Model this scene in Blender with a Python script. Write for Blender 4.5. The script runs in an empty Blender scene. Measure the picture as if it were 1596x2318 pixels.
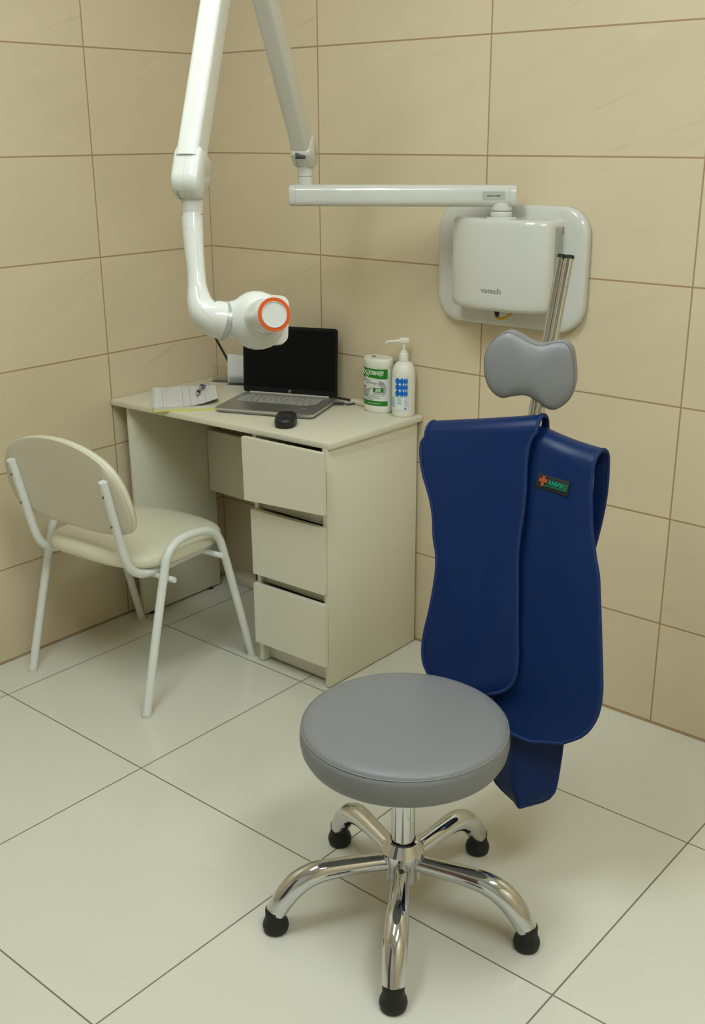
import bpy, bmesh, math, random
from mathutils import Vector, Matrix
import numpy as np
random.seed(4)
PI = math.pi
sc = bpy.context.scene
C = sc.collection

# ------------------------------------------------------------------ camera
CF = 2447.7141                                   # focal length in pixels of a 1596 x 2318 frame
YAW, PIT, ROL = 0.7047, -0.3374, -0.0055
CP = Vector((2.8062, -2.5677, 1.5648))
_f = Vector((-math.sin(YAW) * math.cos(PIT), math.cos(YAW) * math.cos(PIT), math.sin(PIT)))
_r = Vector((math.cos(YAW), math.sin(YAW), 0)); _u = _r.cross(_f)
CR = _r * math.cos(ROL) + _u * math.sin(ROL)
CU = -_r * math.sin(ROL) + _u * math.cos(ROL)
cam = bpy.data.cameras.new('camera'); co = bpy.data.objects.new('camera', cam); C.objects.link(co)
cam.sensor_fit = 'VERTICAL'; cam.sensor_height = 36.0; cam.lens = CF / 2318 * 36.0
cam.clip_start = 0.02; cam.clip_end = 50
co.matrix_world = Matrix(((CR.x, CU.x, -_f.x, CP.x), (CR.y, CU.y, -_f.y, CP.y), (CR.z, CU.z, -_f.z, CP.z), (0, 0, 0, 1)))
sc.camera = co
# ------------------------------------------------------------------ view, world
sc.view_settings.view_transform = 'Standard'; sc.view_settings.look = 'None'
sc.view_settings.gamma = 1.0; sc.view_settings.use_curve_mapping = False
sc.view_settings.exposure = 0.0
w = bpy.data.worlds.new('world'); sc.world = w; w.use_nodes = True
w.node_tree.nodes['Background'].inputs[0].default_value = (1, 0.95, 0.8, 1)
w.node_tree.nodes['Background'].inputs[1].default_value = 0.05
try:
    sc.cycles.use_denoising = True
    sc.cycles.max_bounces = 10; sc.cycles.diffuse_bounces = 5; sc.cycles.glossy_bounces = 6
    sc.cycles.caustics_reflective = False; sc.cycles.caustics_refractive = False
    sc.cycles.sample_clamp_indirect = 6
except Exception:
    pass
# ceiling lamps: (x, y, length along x, length along y, strength)
LAMP_COL = (0.90, 1.0, 1.0)
LAMPS = [(1.25, -1.65, 0.09, 1.2, 38), (1.50, -1.65, 0.09, 1.2, 38), (2.70, -1.50, 0.09, 1.2, 38), (2.95, -1.50, 0.09, 1.2, 38)]
CEIL = 2.75
RX, RY = 3.75, -3.7                               # room extents

# ------------------------------------------------------------------ photo pixel -> point in the room
def ray(px, py): return CR * ((px - 798) / CF) - CU * ((py - 1159) / CF) + _f
def onplane(px, py, P0, n):
    d = ray(px, py); n = Vector(n); return CP + d * ((Vector(P0) - CP).dot(n) / d.dot(n))
def atX(px, py, x): return onplane(px, py, (x, 0, 0), (1, 0, 0))
def atY(px, py, y): return onplane(px, py, (0, y, 0), (0, 1, 0))
def atZ(px, py, z): return onplane(px, py, (0, 0, z), (0, 0, 1))
def atD(px, py, D): return CP + ray(px, py) * D

# ------------------------------------------------------------------ materials
def mat(name, col, rough=0.5, metal=0.0, spec=0.5, bump=0.0, bscale=200.0, coat=0.0, trans=0.0, alpha=1.0, ior=1.45, var=0.0, vscale=3.0):
    m = bpy.data.materials.new(name); m.use_nodes = True
    nt = m.node_tree; b = nt.nodes['Principled BSDF']
    b.inputs['Base Color'].default_value = (*col, 1); b.inputs['Roughness'].default_value = rough
    b.inputs['Metallic'].default_value = metal; b.inputs['Specular IOR Level'].default_value = spec
    b.inputs['Coat Weight'].default_value = coat; b.inputs['Coat Roughness'].default_value = 0.05
    b.inputs['Transmission Weight'].default_value = trans; b.inputs['IOR'].default_value = ior
    g = nt.nodes.new('ShaderNodeNewGeometry')
    if bump:
        n = nt.nodes.new('ShaderNodeTexNoise'); n.inputs['Scale'].default_value = bscale; n.inputs['Detail'].default_value = 3
        nt.links.new(g.outputs['Position'], n.inputs['Vector'])
        bp = nt.nodes.new('ShaderNodeBump'); bp.inputs['Strength'].default_value = bump; bp.inputs['Distance'].default_value = 0.002
        nt.links.new(n.outputs['Fac'], bp.inputs['Height']); nt.links.new(bp.outputs['Normal'], b.inputs['Normal'])
    n2 = nt.nodes.new('ShaderNodeTexNoise'); n2.inputs['Scale'].default_value = vscale
    nt.links.new(g.outputs['Position'], n2.inputs['Vector'])
    mx = nt.nodes.new('ShaderNodeMix'); mx.data_type = 'RGBA'
    v = max(var, 0.01)
    mx.inputs['A'].default_value = (*[c * (1 - v) for c in col], 1); mx.inputs['B'].default_value = (*[min(1, c * (1 + v)) for c in col], 1)
    nt.links.new(n2.outputs['Fac'], mx.inputs['Factor']); nt.links.new(mx.outputs['Result'], b.inputs['Base Color'])
    return m

def N(nt, t, **kw):
    n = nt.nodes.new(t)
    for k, v in kw.items(): setattr(n, k, v)
    return n
def M_(nt, op, a, b=None, c=None):
    n = nt.nodes.new('ShaderNodeMath'); n.operation = op
    for i, v in enumerate((a, b, c)):
        if v is None: continue
        if isinstance(v, (int, float)): n.inputs[i].default_value = v
        else: nt.links.new(v, n.inputs[i])
    return n.outputs[0]

def tile_mat(name, U, offU, sU, V, offV, sV, gw, base, grout, rough, vein=1.0, tilevar=0.02, warp=0.0, bumpS=0.3):
    m = bpy.data.materials.new(name); m.use_nodes = True; nt = m.node_tree; L = nt.links
    b = nt.nodes['Principled BSDF']
    g = N(nt, 'ShaderNodeNewGeometry'); s = N(nt, 'ShaderNodeSeparateXYZ'); L.new(g.outputs['Position'], s.inputs[0])
    u = M_(nt, 'DIVIDE', M_(nt, 'SUBTRACT', s.outputs[U], offU), sU)
    v = M_(nt, 'DIVIDE', M_(nt, 'SUBTRACT', s.outputs[V], offV), sV)
    def dist(t, size): return M_(nt, 'MULTIPLY', M_(nt, 'ABSOLUTE', M_(nt, 'SUBTRACT', M_(nt, 'FRACT', M_(nt, 'ADD', t, 0.5)), 0.5)), size)
    d = M_(nt, 'MINIMUM', dist(u, sU), dist(v, sV))
    mr = N(nt, 'ShaderNodeMapRange'); mr.inputs['From Min'].default_value = gw * 0.35; mr.inputs['From Max'].default_value = gw * 0.65
    mr.inputs['To Min'].default_value = 1; mr.inputs['To Max'].default_value = 0; L.new(d, mr.inputs['Value'])
    idv = N(nt, 'ShaderNodeCombineXYZ'); L.new(M_(nt, 'FLOOR', u), idv.inputs[0]); L.new(M_(nt, 'FLOOR', v), idv.inputs[1])
    wn = N(nt, 'ShaderNodeTexWhiteNoise'); L.new(idv.outputs[0], wn.inputs['Vector'])
    sc_ = N(nt, 'ShaderNodeVectorMath', operation='SCALE'); L.new(wn.outputs['Color'], sc_.inputs[0]); sc_.inputs['Scale'].default_value = 40
    # tile-local diagonal coordinates
    uu = M_(nt, 'MULTIPLY', u, sU); vv = M_(nt, 'MULTIPLY', v, sV)
    along = M_(nt, 'ADD', M_(nt, 'MULTIPLY', uu, 0.94), M_(nt, 'MULTIPLY', vv, 0.34))
    across = M_(nt, 'SUBTRACT', M_(nt, 'MULTIPLY', vv, 0.94), M_(nt, 'MULTIPLY', uu, 0.34))
    cv = N(nt, 'ShaderNodeCombineXYZ'); L.new(M_(nt, 'MULTIPLY', along, 0.9), cv.inputs[0]); L.new(M_(nt, 'MULTIPLY', across, 5.0), cv.inputs[1])
    ad = N(nt, 'ShaderNodeVectorMath', operation='ADD'); L.new(cv.outputs[0], ad.inputs[0]); L.new(sc_.outputs[0], ad.inputs[1])
    n1 = N(nt, 'ShaderNodeTexNoise'); n1.inputs['Scale'].default_value = 1.6; n1.inputs['Detail'].default_value = 5; n1.inputs['Roughness'].default_value = 0.55
    L.new(ad.outputs[0], n1.inputs['Vector'])
    n2 = N(nt, 'ShaderNodeTexNoise'); n2.inputs['Scale'].default_value = 1.1; n2.inputs['Detail'].default_value = 3; n2.inputs['Distortion'].default_value = 0.4
    ad2 = N(nt, 'ShaderNodeVectorMath', operation='ADD'); L.new(ad.outputs[0], ad2.inputs[0]); ad2.inputs[1].default_value = (7.3, 2.1, 5)
    L.new(ad2.outputs[0], n2.inputs['Vector'])
    ridge = M_(nt, 'ABSOLUTE', M_(nt, 'SUBTRACT', n2.outputs['Fac'], 0.5))
    vr = N(nt, 'ShaderNodeMapRange'); vr.inputs['From Min'].default_value = 0; vr.inputs['From Max'].default_value = 0.012
    vr.inputs['To Min'].default_value = 1; vr.inputs['To Max'].default_value = 0; L.new(ridge, vr.inputs['Value'])
    patch = N(nt, 'ShaderNodeTexNoise'); patch.inputs['Scale'].default_value = 2.2; L.new(ad2.outputs[0], patch.inputs['Vector'])
    vmask = M_(nt, 'MULTIPLY', vr.outputs[0], M_(nt, 'MAXIMUM', M_(nt, 'MULTIPLY', M_(nt, 'SUBTRACT', patch.outputs['Fac'], 0.52), 4.0), 0.0))
    val = M_(nt, 'ADD', 1.0 - tilevar, M_(nt, 'MULTIPLY', wn.outputs['Value'], 2 * tilevar))
    val = M_(nt, 'MULTIPLY', val, M_(nt, 'ADD', 1.0 - 0.075 * vein, M_(nt, 'MULTIPLY', n1.outputs['Fac'], 0.15 * vein)))
    val = M_(nt, 'ADD', val, M_(nt, 'MULTIPLY', vmask, 0.10 * vein))
    # scattered darker streaks
    n3 = N(nt, 'ShaderNodeTexNoise'); n3.inputs['Scale'].default_value = 4.0; n3.inputs['Detail'].default_value = 6
    c3 = N(nt, 'ShaderNodeVectorMath', operation='MULTIPLY'); L.new(ad.outputs[0], c3.inputs[0]); c3.inputs[1].default_value = (1.0, -2.2, 1)
    L.new(c3.outputs[0], n3.inputs['Vector'])
    st = N(nt, 'ShaderNodeMapRange'); st.inputs['From Min'].default_value = 0.66; st.inputs['From Max'].default_value = 0.78; L.new(n3.outputs['Fac'], st.inputs['Value'])
    val = M_(nt, 'SUBTRACT', val, M_(nt, 'MULTIPLY', st.outputs[0], 0.16 * vein))
    col = N(nt, 'ShaderNodeVectorMath', operation='SCALE'); col.inputs[0].default_value = base; L.new(val, col.inputs['Scale'])
    mx = N(nt, 'ShaderNodeMix', data_type='RGBA'); L.new(mr.outputs[0], mx.inputs['Factor']); L.new(col.outputs[0], mx.inputs['A']); mx.inputs['B'].default_value = (*grout, 1)
    L.new(mx.outputs['Result'], b.inputs['Base Color'])
    ro = M_(nt, 'ADD', rough, M_(nt, 'MULTIPLY', mr.outputs[0], 0.4)); L.new(ro, b.inputs['Roughness'])
    b.inputs['Specular IOR Level'].default_value = 0.5
    bp = N(nt, 'ShaderNodeBump'); bp.inputs['Strength'].default_value = bumpS; bp.inputs['Distance'].default_value = 0.002
    L.new(M_(nt, 'SUBTRACT', 1.0, mr.outputs[0]), bp.inputs['Height']); L.new(bp.outputs['Normal'], b.inputs['Normal'])
    return m

WALL = (0.645, 0.55, 0.385); GRT = (0.36, 0.235, 0.13)
m_wback = tile_mat('beige_wall_tile_a', 0, 0.4974, 0.6082, 2, 0.3047, 0.3, 0.0042, WALL, GRT, 0.28)
m_wleft = tile_mat('beige_wall_tile_b', 1, -0.4654, 0.6082, 2, 0.3047, 0.3, 0.0042, WALL, GRT, 0.28)
m_floor = tile_mat('pale_floor_tile', 0, 0.1834, 0.6138, 1, -0.45, 0.6138, 0.0035, (0.66, 0.65, 0.565), (0.16, 0.14, 0.10), 0.13, vein=0.25, tilevar=0.01, bumpS=0.1)
m_ceil = mat('white_ceiling_paint', (0.78, 0.77, 0.74), 0.7)
m_lamp_frame = mat('lamp_frame_white', (0.8, 0.8, 0.78), 0.4)
def emis(name, col, s):
    m = bpy.data.materials.new(name); m.use_nodes = True; nt = m.node_tree; nt.nodes.clear()
    e = nt.nodes.new('ShaderNodeEmission'); o = nt.nodes.new('ShaderNodeOutputMaterial'); e.inputs[0].default_value = (*col, 1); e.inputs[1].default_value = s
    nt.links.new(e.outputs[0], o.inputs[0]); return m
m_lam = mat('cream_laminate', (0.70, 0.68, 0.55), 0.38, var=0.015, bump=0.03, bscale=300)
m_lame = mat('cream_laminate_edge', (0.66, 0.60, 0.49), 0.45)
m_void = mat('drawer_inner_board', (0.40, 0.37, 0.27), 0.6)
m_steel = mat('brushed_steel', (0.6, 0.6, 0.6), 0.3, 1.0)
m_black = mat('black_plastic', (0.012, 0.012, 0.012), 0.4)
m_rubber = mat('black_rubber', (0.010, 0.010, 0.009), 0.55, bump=0.1, bscale=400)
m_chrome = mat('polished_chrome', (0.66, 0.67, 0.68), 0.04, 1.0)
m_rod = mat('stainless_tube', (0.56, 0.57, 0.58), 0.07, 1.0)
m_vinyl = mat('grey_vinyl', (0.200, 0.205, 0.212), 0.42, bump=0.12, bscale=500, var=0.03)
m_vinyls = mat('grey_vinyl_band', (0.195, 0.20, 0.205), 0.46, bump=0.15, bscale=500)
m_seam = mat('grey_piping', (0.27, 0.275, 0.28), 0.5)
m_seamd = mat('dark_stitching', (0.09, 0.09, 0.095), 0.6)
m_white = mat('glossy_white_plastic', (0.58, 0.583, 0.54), 0.14, coat=0.5)
m_whitem = mat('white_plastic_satin', (0.66, 0.66, 0.61), 0.35)
m_groove = mat('dark_joint_gap', (0.05, 0.05, 0.04), 0.7)
m_panel_line = mat('grey_panel_line', (0.40, 0.40, 0.36), 0.6)
m_scale = mat('silver_scale_ring', (0.42, 0.44, 0.43), 0.35, 0.4)
m_orange = mat('orange_ring', (0.52, 0.068, 0.002), 0.4)
m_cone = mat('pale_cone_cap', (0.54, 0.55, 0.52), 0.45)
m_ctube = mat('white_painted_steel', (0.72, 0.74, 0.71), 0.30)
m_cvinyl = mat('cream_vinyl', (0.70, 0.685, 0.54), 0.38, bump=0.05, bscale=400, var=0.02)
m_cback = mat('cream_plastic_shell', (0.64, 0.61, 0.50), 0.45, bump=0.03, bscale=400)
m_blue = mat('blue_apron_fabric', (0.0010, 0.0155, 0.080), 0.40, spec=0.35, bump=0.6, bscale=14, var=0.12, vscale=5)
m_bluet = mat('blue_velour_trim', (0.0008, 0.017, 0.10), 0.75, bump=0.5, bscale=700)
m_green_t = mat('green_lettering', (0.0, 0.30, 0.15), 0.5)
m_red = mat('red_cross_print', (0.45, 0.04, 0.01), 0.5)
m_patch = mat('black_woven_patch', (0.011, 0.010, 0.008), 0.6)
m_lsilver = mat('laptop_silver', (0.30, 0.30, 0.28), 0.35, 0.55)
m_lpad = mat('laptop_touchpad', (0.22, 0.21, 0.19), 0.3, 0.4)
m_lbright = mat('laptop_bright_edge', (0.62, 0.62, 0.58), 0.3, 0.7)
m_key = mat('laptop_keys', (0.45, 0.45, 0.42), 0.45, 0.2)
m_screen = mat('laptop_screen', (0.006, 0.006, 0.006), 0.28, spec=0.12)
m_bezel = mat('laptop_bezel', (0.010, 0.010, 0.010), 0.4, spec=0.25)
m_paper = mat('white_paper', (0.74, 0.76, 0.76), 0.6)
m_pages = mat('page_edges', (0.58, 0.57, 0.47), 0.7)
m_rule = mat('grey_rules', (0.50, 0.52, 0.52), 0.7)
m_ruled = mat('dark_rules', (0.30, 0.31, 0.29), 0.7)
m_yellow = mat('yellow_cover', (0.80, 0.74, 0.01), 0.5)
m_spiral = mat('clear_spiral_binding', (0.60, 0.63, 0.60), 0.3)
m_penb = mat('pen_blue', (0.02, 0.03, 0.22), 0.35)
m_pend = mat('pen_dark_grip', (0.012, 0.012, 0.05), 0.5)
m_penc = mat('pen_clear_barrel', (0.42, 0.40, 0.38), 0.2)
m_acr = bpy.data.materials.new('clear_acrylic'); m_acr.use_nodes = True; _n = m_acr.node_tree; _n.nodes.clear()
_t = _n.nodes.new('ShaderNodeBsdfTransparent'); _t.inputs[0].default_value = (0.95, 0.955, 0.97, 1); _g = _n.nodes.new('ShaderNodeBsdfGlossy'); _g.inputs['Roughness'].default_value = 0.05
_m = _n.nodes.new('ShaderNodeMixShader'); _fr = _n.nodes.new('ShaderNodeFresnel'); _fr.inputs[0].default_value = 1.45; _o = _n.nodes.new('ShaderNodeOutputMaterial')
_n.links.new(_fr.outputs[0], _m.inputs[0]); _n.links.new(_t.outputs[0], _m.inputs[1]); _n.links.new(_g.outputs[0], _m.inputs[2]); _n.links.new(_m.outputs[0], _o.inputs[0])
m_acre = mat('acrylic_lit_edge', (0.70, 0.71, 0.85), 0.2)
m_tub = mat('white_tub_plastic', (0.74, 0.735, 0.65), 0.35)
m_lgreen = mat('label_green', (0.01, 0.19, 0.01), 0.35)
m_lgrey = mat('label_light_grey', (0.66, 0.67, 0.64), 0.4)
m_lswirl = mat('label_mid_grey', (0.36, 0.38, 0.36), 0.4)
m_ltxt = mat('label_text_grey', (0.13, 0.20, 0.15), 0.5)
m_lwhite = mat('label_white_print', (0.80, 0.82, 0.74), 0.4)
m_lred = mat('label_red', (0.55, 0.02, 0.02), 0.4)
m_lblue = mat('label_navy', (0.04, 0.03, 0.28), 0.4)
m_dot = mat('label_blue_dots', (0.0, 0.13, 0.55), 0.4)
m_lb = mat('label_pale_blue', (0.36, 0.52, 0.68), 0.5)
m_txtg = mat('grey_logo_print', (0.22, 0.22, 0.19), 0.5)
m_sticker = mat('grey_sticker', (0.40, 0.42, 0.38), 0.45)
m_ycable = mat('yellow_cable', (0.62, 0.36, 0.01), 0.45)
m_screw = mat('screw_head', (0.12, 0.16, 0.17), 0.4, 0.6)
m_mouse = mat('mouse_black', (0.013, 0.014, 0.015), 0.36)
m_added_door = mat('added_door_dark_wood', (0.10, 0.045, 0.03), 0.5, var=0.2)

# ------------------------------------------------------------------ geometry helpers
def bm_box(bm, lo, hi, bevel=0.0, seg=2):
    b2 = bmesh.new(); bmesh.ops.create_cube(b2, size=1)
    lo, hi = Vector(lo), Vector(hi)
    for v in b2.verts: v.co = Vector(((v.co.x + .5) * (hi.x - lo.x) + lo.x, (v.co.y + .5) * (hi.y - lo.y) + lo.y, (v.co.z + .5) * (hi.z - lo.z) + lo.z))
    if bevel: bmesh.ops.bevel(b2, geom=b2.edges[:], offset=bevel, segments=seg, profile=0.5, affect='EDGES')
    merge(bm, b2)
def merge(bm, b2):
    me = bpy.data.meshes.new('t'); b2.to_mesh(me); b2.free(); bm.from_mesh(me); bpy.data.meshes.remove(me)
def bm_hex(bm, bottom, top, bevel=0.0, seg=2):
    """prism between two point loops of equal count"""
    b2 = bmesh.new(); n = len(bottom)
    a = [b2.verts.new(p) for p in bottom]; b = [b2.verts.new(p) for p in top]
    b2.faces.new(a[::-1]); b2.faces.new(b)
    for i in range(n): b2.faces.new((a[i], a[(i + 1) % n], b[(i + 1) % n], b[i]))
    bmesh.ops.recalc_face_normals(b2, faces=b2.faces[:])
    if bevel: bmesh.ops.bevel(b2, geom=b2.edges[:], offset=bevel, segments=seg, profile=0.5, affect='EDGES')
    merge(bm, b2)
def smooth_path(pts, n=6, closed=False):
    pts = [Vector(p) for p in pts]; out = []; m = len(pts)
    rng = range(m if closed else m - 1)
    for i in rng:
        p0 = pts[(i - 1) % m] if (closed or i > 0) else pts[0] * 2 - pts[1]
        p1 = pts[i]; p2 = pts[(i + 1) % m]
        p3 = pts[(i + 2) % m] if (closed or i + 2 < m) else pts[-1] * 2 - pts[-2]
        for k in range(n):
            t = k / n
            out.append(0.5 * ((2 * p1) + (p2 - p0) * t + (2 * p0 - 5 * p1 + 4 * p2 - p3) * t * t + (3 * p1 - p0 - 3 * p2 + p3) * t ** 3))
    if not closed: out.append(pts[-1].copy())
    return out
def bm_tube(bm, path, rad, seg=16, closed=False, caps=True, flat=None, up=None):
    """sweep a circle (or flat=(kx,ky) ellipse) along path"""
    path = [Vector(p) for p in path]; n = len(path)
    if not hasattr(rad, '__len__'): rad = [rad] * n
    elif len(rad) != n:
        rad = list(np.interp(np.linspace(0, 1, n), np.linspace(0, 1, len(rad)), rad))
    tang = []
    for i in range(n):
        a = path[(i - 1) % n] if (closed or i > 0) else path[i]
        b = path[(i + 1) % n] if (closed or i < n - 1) else path[i]
        tang.append((b - a).normalized())
    ref = Vector(up) if up is not None else (Vector((0, 0, 1)) if abs(tang[0].z) < 0.9 else Vector((1, 0, 0)))
    nx = (ref - tang[0] * ref.dot(tang[0])).normalized()
    rings = []
    for i in range(n):
        if i and up is None: nx = (nx - tang[i] * nx.dot(tang[i])).normalized()
        elif up is not None:
            nx = (Vector(up) - tang[i] * Vector(up).dot(tang[i])).normalized()
        ny = tang[i].cross(nx)
        fx, fy = flat if flat else (1, 1)
        rings.append([bm.verts.new(path[i] + (nx * math.cos(2 * PI * k / seg) * fx + ny * math.sin(2 * PI * k / seg) * fy) * rad[i]) for k in range(seg)])
    for i in range(n if closed else n - 1):
        A, B = rings[i], rings[(i + 1) % n]
        for k in range(seg): bm.faces.new((A[k], A[(k + 1) % seg], B[(k + 1) % seg], B[k]))
    if caps and not closed:
        bm.faces.new(rings[0][::-1]); bm.faces.new(rings[-1])
def bm_cyl(bm, a, b, r, seg=24, r2=None): bm_tube(bm, [a, b], [r, r if r2 is None else r2], seg)
def bm_lathe(bm, prof, c=(0, 0, 0), seg=48, axis=None, sx=1.0, sy=1.0):
    """profile of (radius, height); optional axis direction"""
    c = Vector(c)
    if axis is None: ex, ey, ez = Vector((1, 0, 0)), Vector((0, 1, 0)), Vector((0, 0, 1))
    else:
        ez = Vector(axis).normalized(); ex = (Vector((0, 0, 1)) if abs(ez.z) < .9 else Vector((1, 0, 0))).cross(ez).normalized(); ey = ez.cross(ex)
    rings = []
    for r, h in prof:
        if r < 1e-6: rings.append([bm.verts.new(c + ez * h)])
        else: rings.append([bm.verts.new(c + ez * h + ex * (r * sx * math.cos(2 * PI * k / seg)) + ey * (r * sy * math.sin(2 * PI * k / seg))) for k in range(seg)])
    for A, B in zip(rings, rings[1:]):
        for k in range(seg):
            k2 = (k + 1) % seg
            if len(A) == 1 and len(B) == 1: continue
            if len(A) == 1: bm.faces.new((A[0], B[k2], B[k]))
            elif len(B) == 1: bm.faces.new((A[k], A[k2], B[0]))
            else: bm.faces.new((A[k], A[k2], B[k2], B[k]))
    if len(rings[0]) > 1: bm.faces.new(rings[0][::-1])
    if len(rings[-1]) > 1: bm.faces.new(rings[-1])
def bm_loft(bm, rings, cap0=True, cap1=True):
    R_ = [[bm.verts.new(p) for p in r] for r in rings]; n = len(R_[0])
    for A, B in zip(R_, R_[1:]):
        for k in range(n): bm.faces.new((A[k], A[(k + 1) % n], B[(k + 1) % n], B[k]))
    if cap0: bm.faces.new(R_[0][::-1])
    if cap1: bm.faces.new(R_[-1])
def rrect(w, h, r, n=6):
    out = []
    for cx, cy, a0 in ((w - r, h - r, 0), (-w + r, h - r, 90), (-w + r, -h + r, 180), (w - r, -h + r, 270)):
        for k in range(n + 1):
            a = math.radians(a0 + 90 * k / n); out.append((cx + r * math.cos(a), cy + r * math.sin(a)))
    return out
def bm_grid(bm, P):
    V_ = [[bm.verts.new(p) for p in row] for row in P]
    for a, b in zip(V_, V_[1:]):
        for k in range(len(a) - 1): bm.faces.new((a[k], a[k + 1], b[k + 1], b[k]))

def origin(o):
    v = Vector((0, 0, 0))
    while o is not None: v += o.location; o = o.parent
    return v
def obj(name, bm, m, parent=None, smooth=True, fix=True, angle=40):
    if fix: bmesh.ops.recalc_face_normals(bm, faces=bm.faces[:])
    me = bpy.data.meshes.new(name)
    if parent is not None:
        o0 = origin(parent)
        for v in bm.verts: v.co -= o0
    bm.to_mesh(me); bm.free()
    me.materials.append(m)
    o = bpy.data.objects.new(name, me); C.objects.link(o)
    if parent is not None: o.parent = parent
    if smooth:
        me.polygons.foreach_set('use_smooth', [True] * len(me.polygons))
        try: me.set_sharp_from_angle(angle=math.radians(angle))
        except Exception: pass
    return o
def tag(o, label, cat, group=None):
    o['label'] = label; o['category'] = cat
    if group: o['group'] = group
    return o
def thing(name, label, cat, loc, group=None):
    o = bpy.data.objects.new(name, None); C.objects.link(o); o.location = loc; o.empty_display_size = 0.05
    return tag(o, label, cat, group)
def struct(name, bm, m, smooth=False):
    o = obj(name, bm, m, smooth=smooth); o['kind'] = 'structure'; return o
def text_polys(body, size, shear=0.0, spacing=1.0, offset=0.0, xs=1.0):
    """lettering as flat polygons: returns (verts 2D, faces, width); outlines are filled contour by contour"""
    K = 10.0 / size
    c = bpy.data.curves.new('t', 'FONT'); c.body = body; c.size = 10.0; c.shear = shear; c.space_character = spacing; c.offset = offset * K
    c.resolution_u = 3; c.fill_mode = 'NONE'
    o = bpy.data.objects.new('t', c); C.objects.link(o)
    bpy.context.view_layer.update()
    me = bpy.data.meshes.new_from_object(o.evaluated_get(bpy.context.evaluated_depsgraph_get()))
    co_ = [Vector((v.co.x / K, v.co.y / K, 0)) for v in me.vertices]; nxt = {}
    adj = {}
    for e in me.edges:
        a, b = e.vertices; adj.setdefault(a, []).append(b); adj.setdefault(b, []).append(a)
    bpy.data.objects.remove(o); bpy.data.curves.remove(c); bpy.data.meshes.remove(me)
    seen, loops = set(), []
    for v0 in sorted(adj):
        if v0 in seen: continue
        lp_ = [v0]; seen.add(v0); cur = v0
        nx_ = v0 + 1 if v0 + 1 in adj[v0] else adj[v0][0]
        while nx_ not in seen:
            seen.add(nx_); lp_.append(nx_); k_ = [q for q in adj[nx_] if q not in seen]; cur = nx_
            if not k_: break
            nx_ = k_[0]
        if len(lp_) > 2: loops.append([co_[q] for q in lp_])
    def area(L): return sum(a.x * b.y - b.x * a.y for a, b in zip(L, L[1:] + L[:1])) / 2
    def inside(p, L):
        r = False
        for a, b in zip(L, L[1:] + L[:1]):
            if (a.y > p.y) != (b.y > p.y) and p.x < (b.x - a.x) * (p.y - a.y) / (b.y - a.y) + a.x: r = not r
        return r
    big = max(loops, key=lambda L: abs(area(L))); sg = 1 if area(big) > 0 else -1
    outer = [L for L in loops if area(L) * sg > 0]; holes = [L for L in loops if area(L) * sg <= 0]
    from mathutils.geometry import tessellate_polygon
    vs, fs = [], []
    for L in outer:
        hs = [h for h in holes if inside(h[0], L) and abs(area(h)) < abs(area(L))]
        pts = L + [p for h in hs for p in h]; n0 = len(vs); vs += [(p.x * xs, p.y) for p in pts]
        for t in tessellate_polygon([L] + hs):
            a, b, c_ = [pts[q] for q in t]; cr_ = (b - a).cross(c_ - a).z
            if abs(cr_) < 1e-14: continue
            fs.append(tuple(n0 + q for q in (t if cr_ > 0 else t[::-1])))
    x0 = min(v[0] for v in vs); x1 = max(v[0] for v in vs)
    return [(v[0] - x0, v[1]) for v in vs], fs, x1 - x0
def bm_text(bm, body, size, mapf, width=None, offset=0.0, **kw):
    vs, fs, wd = text_polys(body, size, **kw)
    k = 1 if width is None else width / wd
    for dx, dy in (((0, 0),) if not offset else ((-offset, 0), (offset, 0), (0, offset * .5))):
        V_ = [bm.verts.new(mapf((x + dx) * k, y + dy)) for x, y in vs]
        for f in fs:
            try: bm.faces.new([V_[i] for i in f])
            except ValueError: pass
def BM(): return bmesh.new()
from mathutils.bvhtree import BVHTree
def hit(o, px, py, off=0.0, cache={}):
    """point on the surface of o seen at a photo pixel"""
    if o.name not in cache:
        o0 = origin(o); cache[o.name] = BVHTree.FromPolygons([v.co + o0 for v in o.data.vertices], [tuple(p.vertices) for p in o.data.polygons])
    d = ray(px, py).normalized(); h = cache[o.name].ray_cast(CP, d)
    if h[0] is None: return None
    n = h[1] if h[1].dot(d) < 0 else -h[1]
    return h[0] + n * off
def surf_line(name, o, pts, r, m, off=0.0):
    P = [hit(o, p.x, p.y, off) for p in smooth_path([(x, y, 0) for x, y in pts], 6)]; P = [p for p in P if p is not None]
    if len(P) < 3: return
    bm = BM(); bm_tube(bm, P, r, 5); return obj(name, bm, m, o)

# ================================================================== room
T = 0.12
bm = BM(); bm_box(bm, (-T, RY - T, -0.1), (RX + T, T, 0)); struct('floor', bm, m_floor)
bm = BM(); bm_box(bm, (-T, RY - T, CEIL), (RX + T, T, CEIL + 0.1)); struct('ceiling', bm, m_ceil)
bm = BM(); bm_box(bm, (-T, 0, 0), (RX + T, T, CEIL)); struct('wall_back', bm, m_wback)
bm = BM(); bm_box(bm, (-T, RY - T, 0), (0, 0, CEIL)); struct('wall_left', bm, m_wleft)
bm = BM(); bm_box(bm, (RX, RY - T, 0), (RX + T, 0, CEIL)); struct('wall_right', bm, m_wleft)
bm = BM(); bm_box(bm, (0, RY - T, 0), (RX, RY, CEIL)); struct('wall_front', bm, mat('grey_white_wall_paint', (0.50, 0.51, 0.49), 0.6))
bm = BM(); bm_box(bm, (1.0, RY, 0), (1.9, RY + 0.04, 2.05), 0.004); struct('added_door_1', bm, m_added_door)  # unseen door, added as dark contrast for the chrome to reflect

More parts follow.
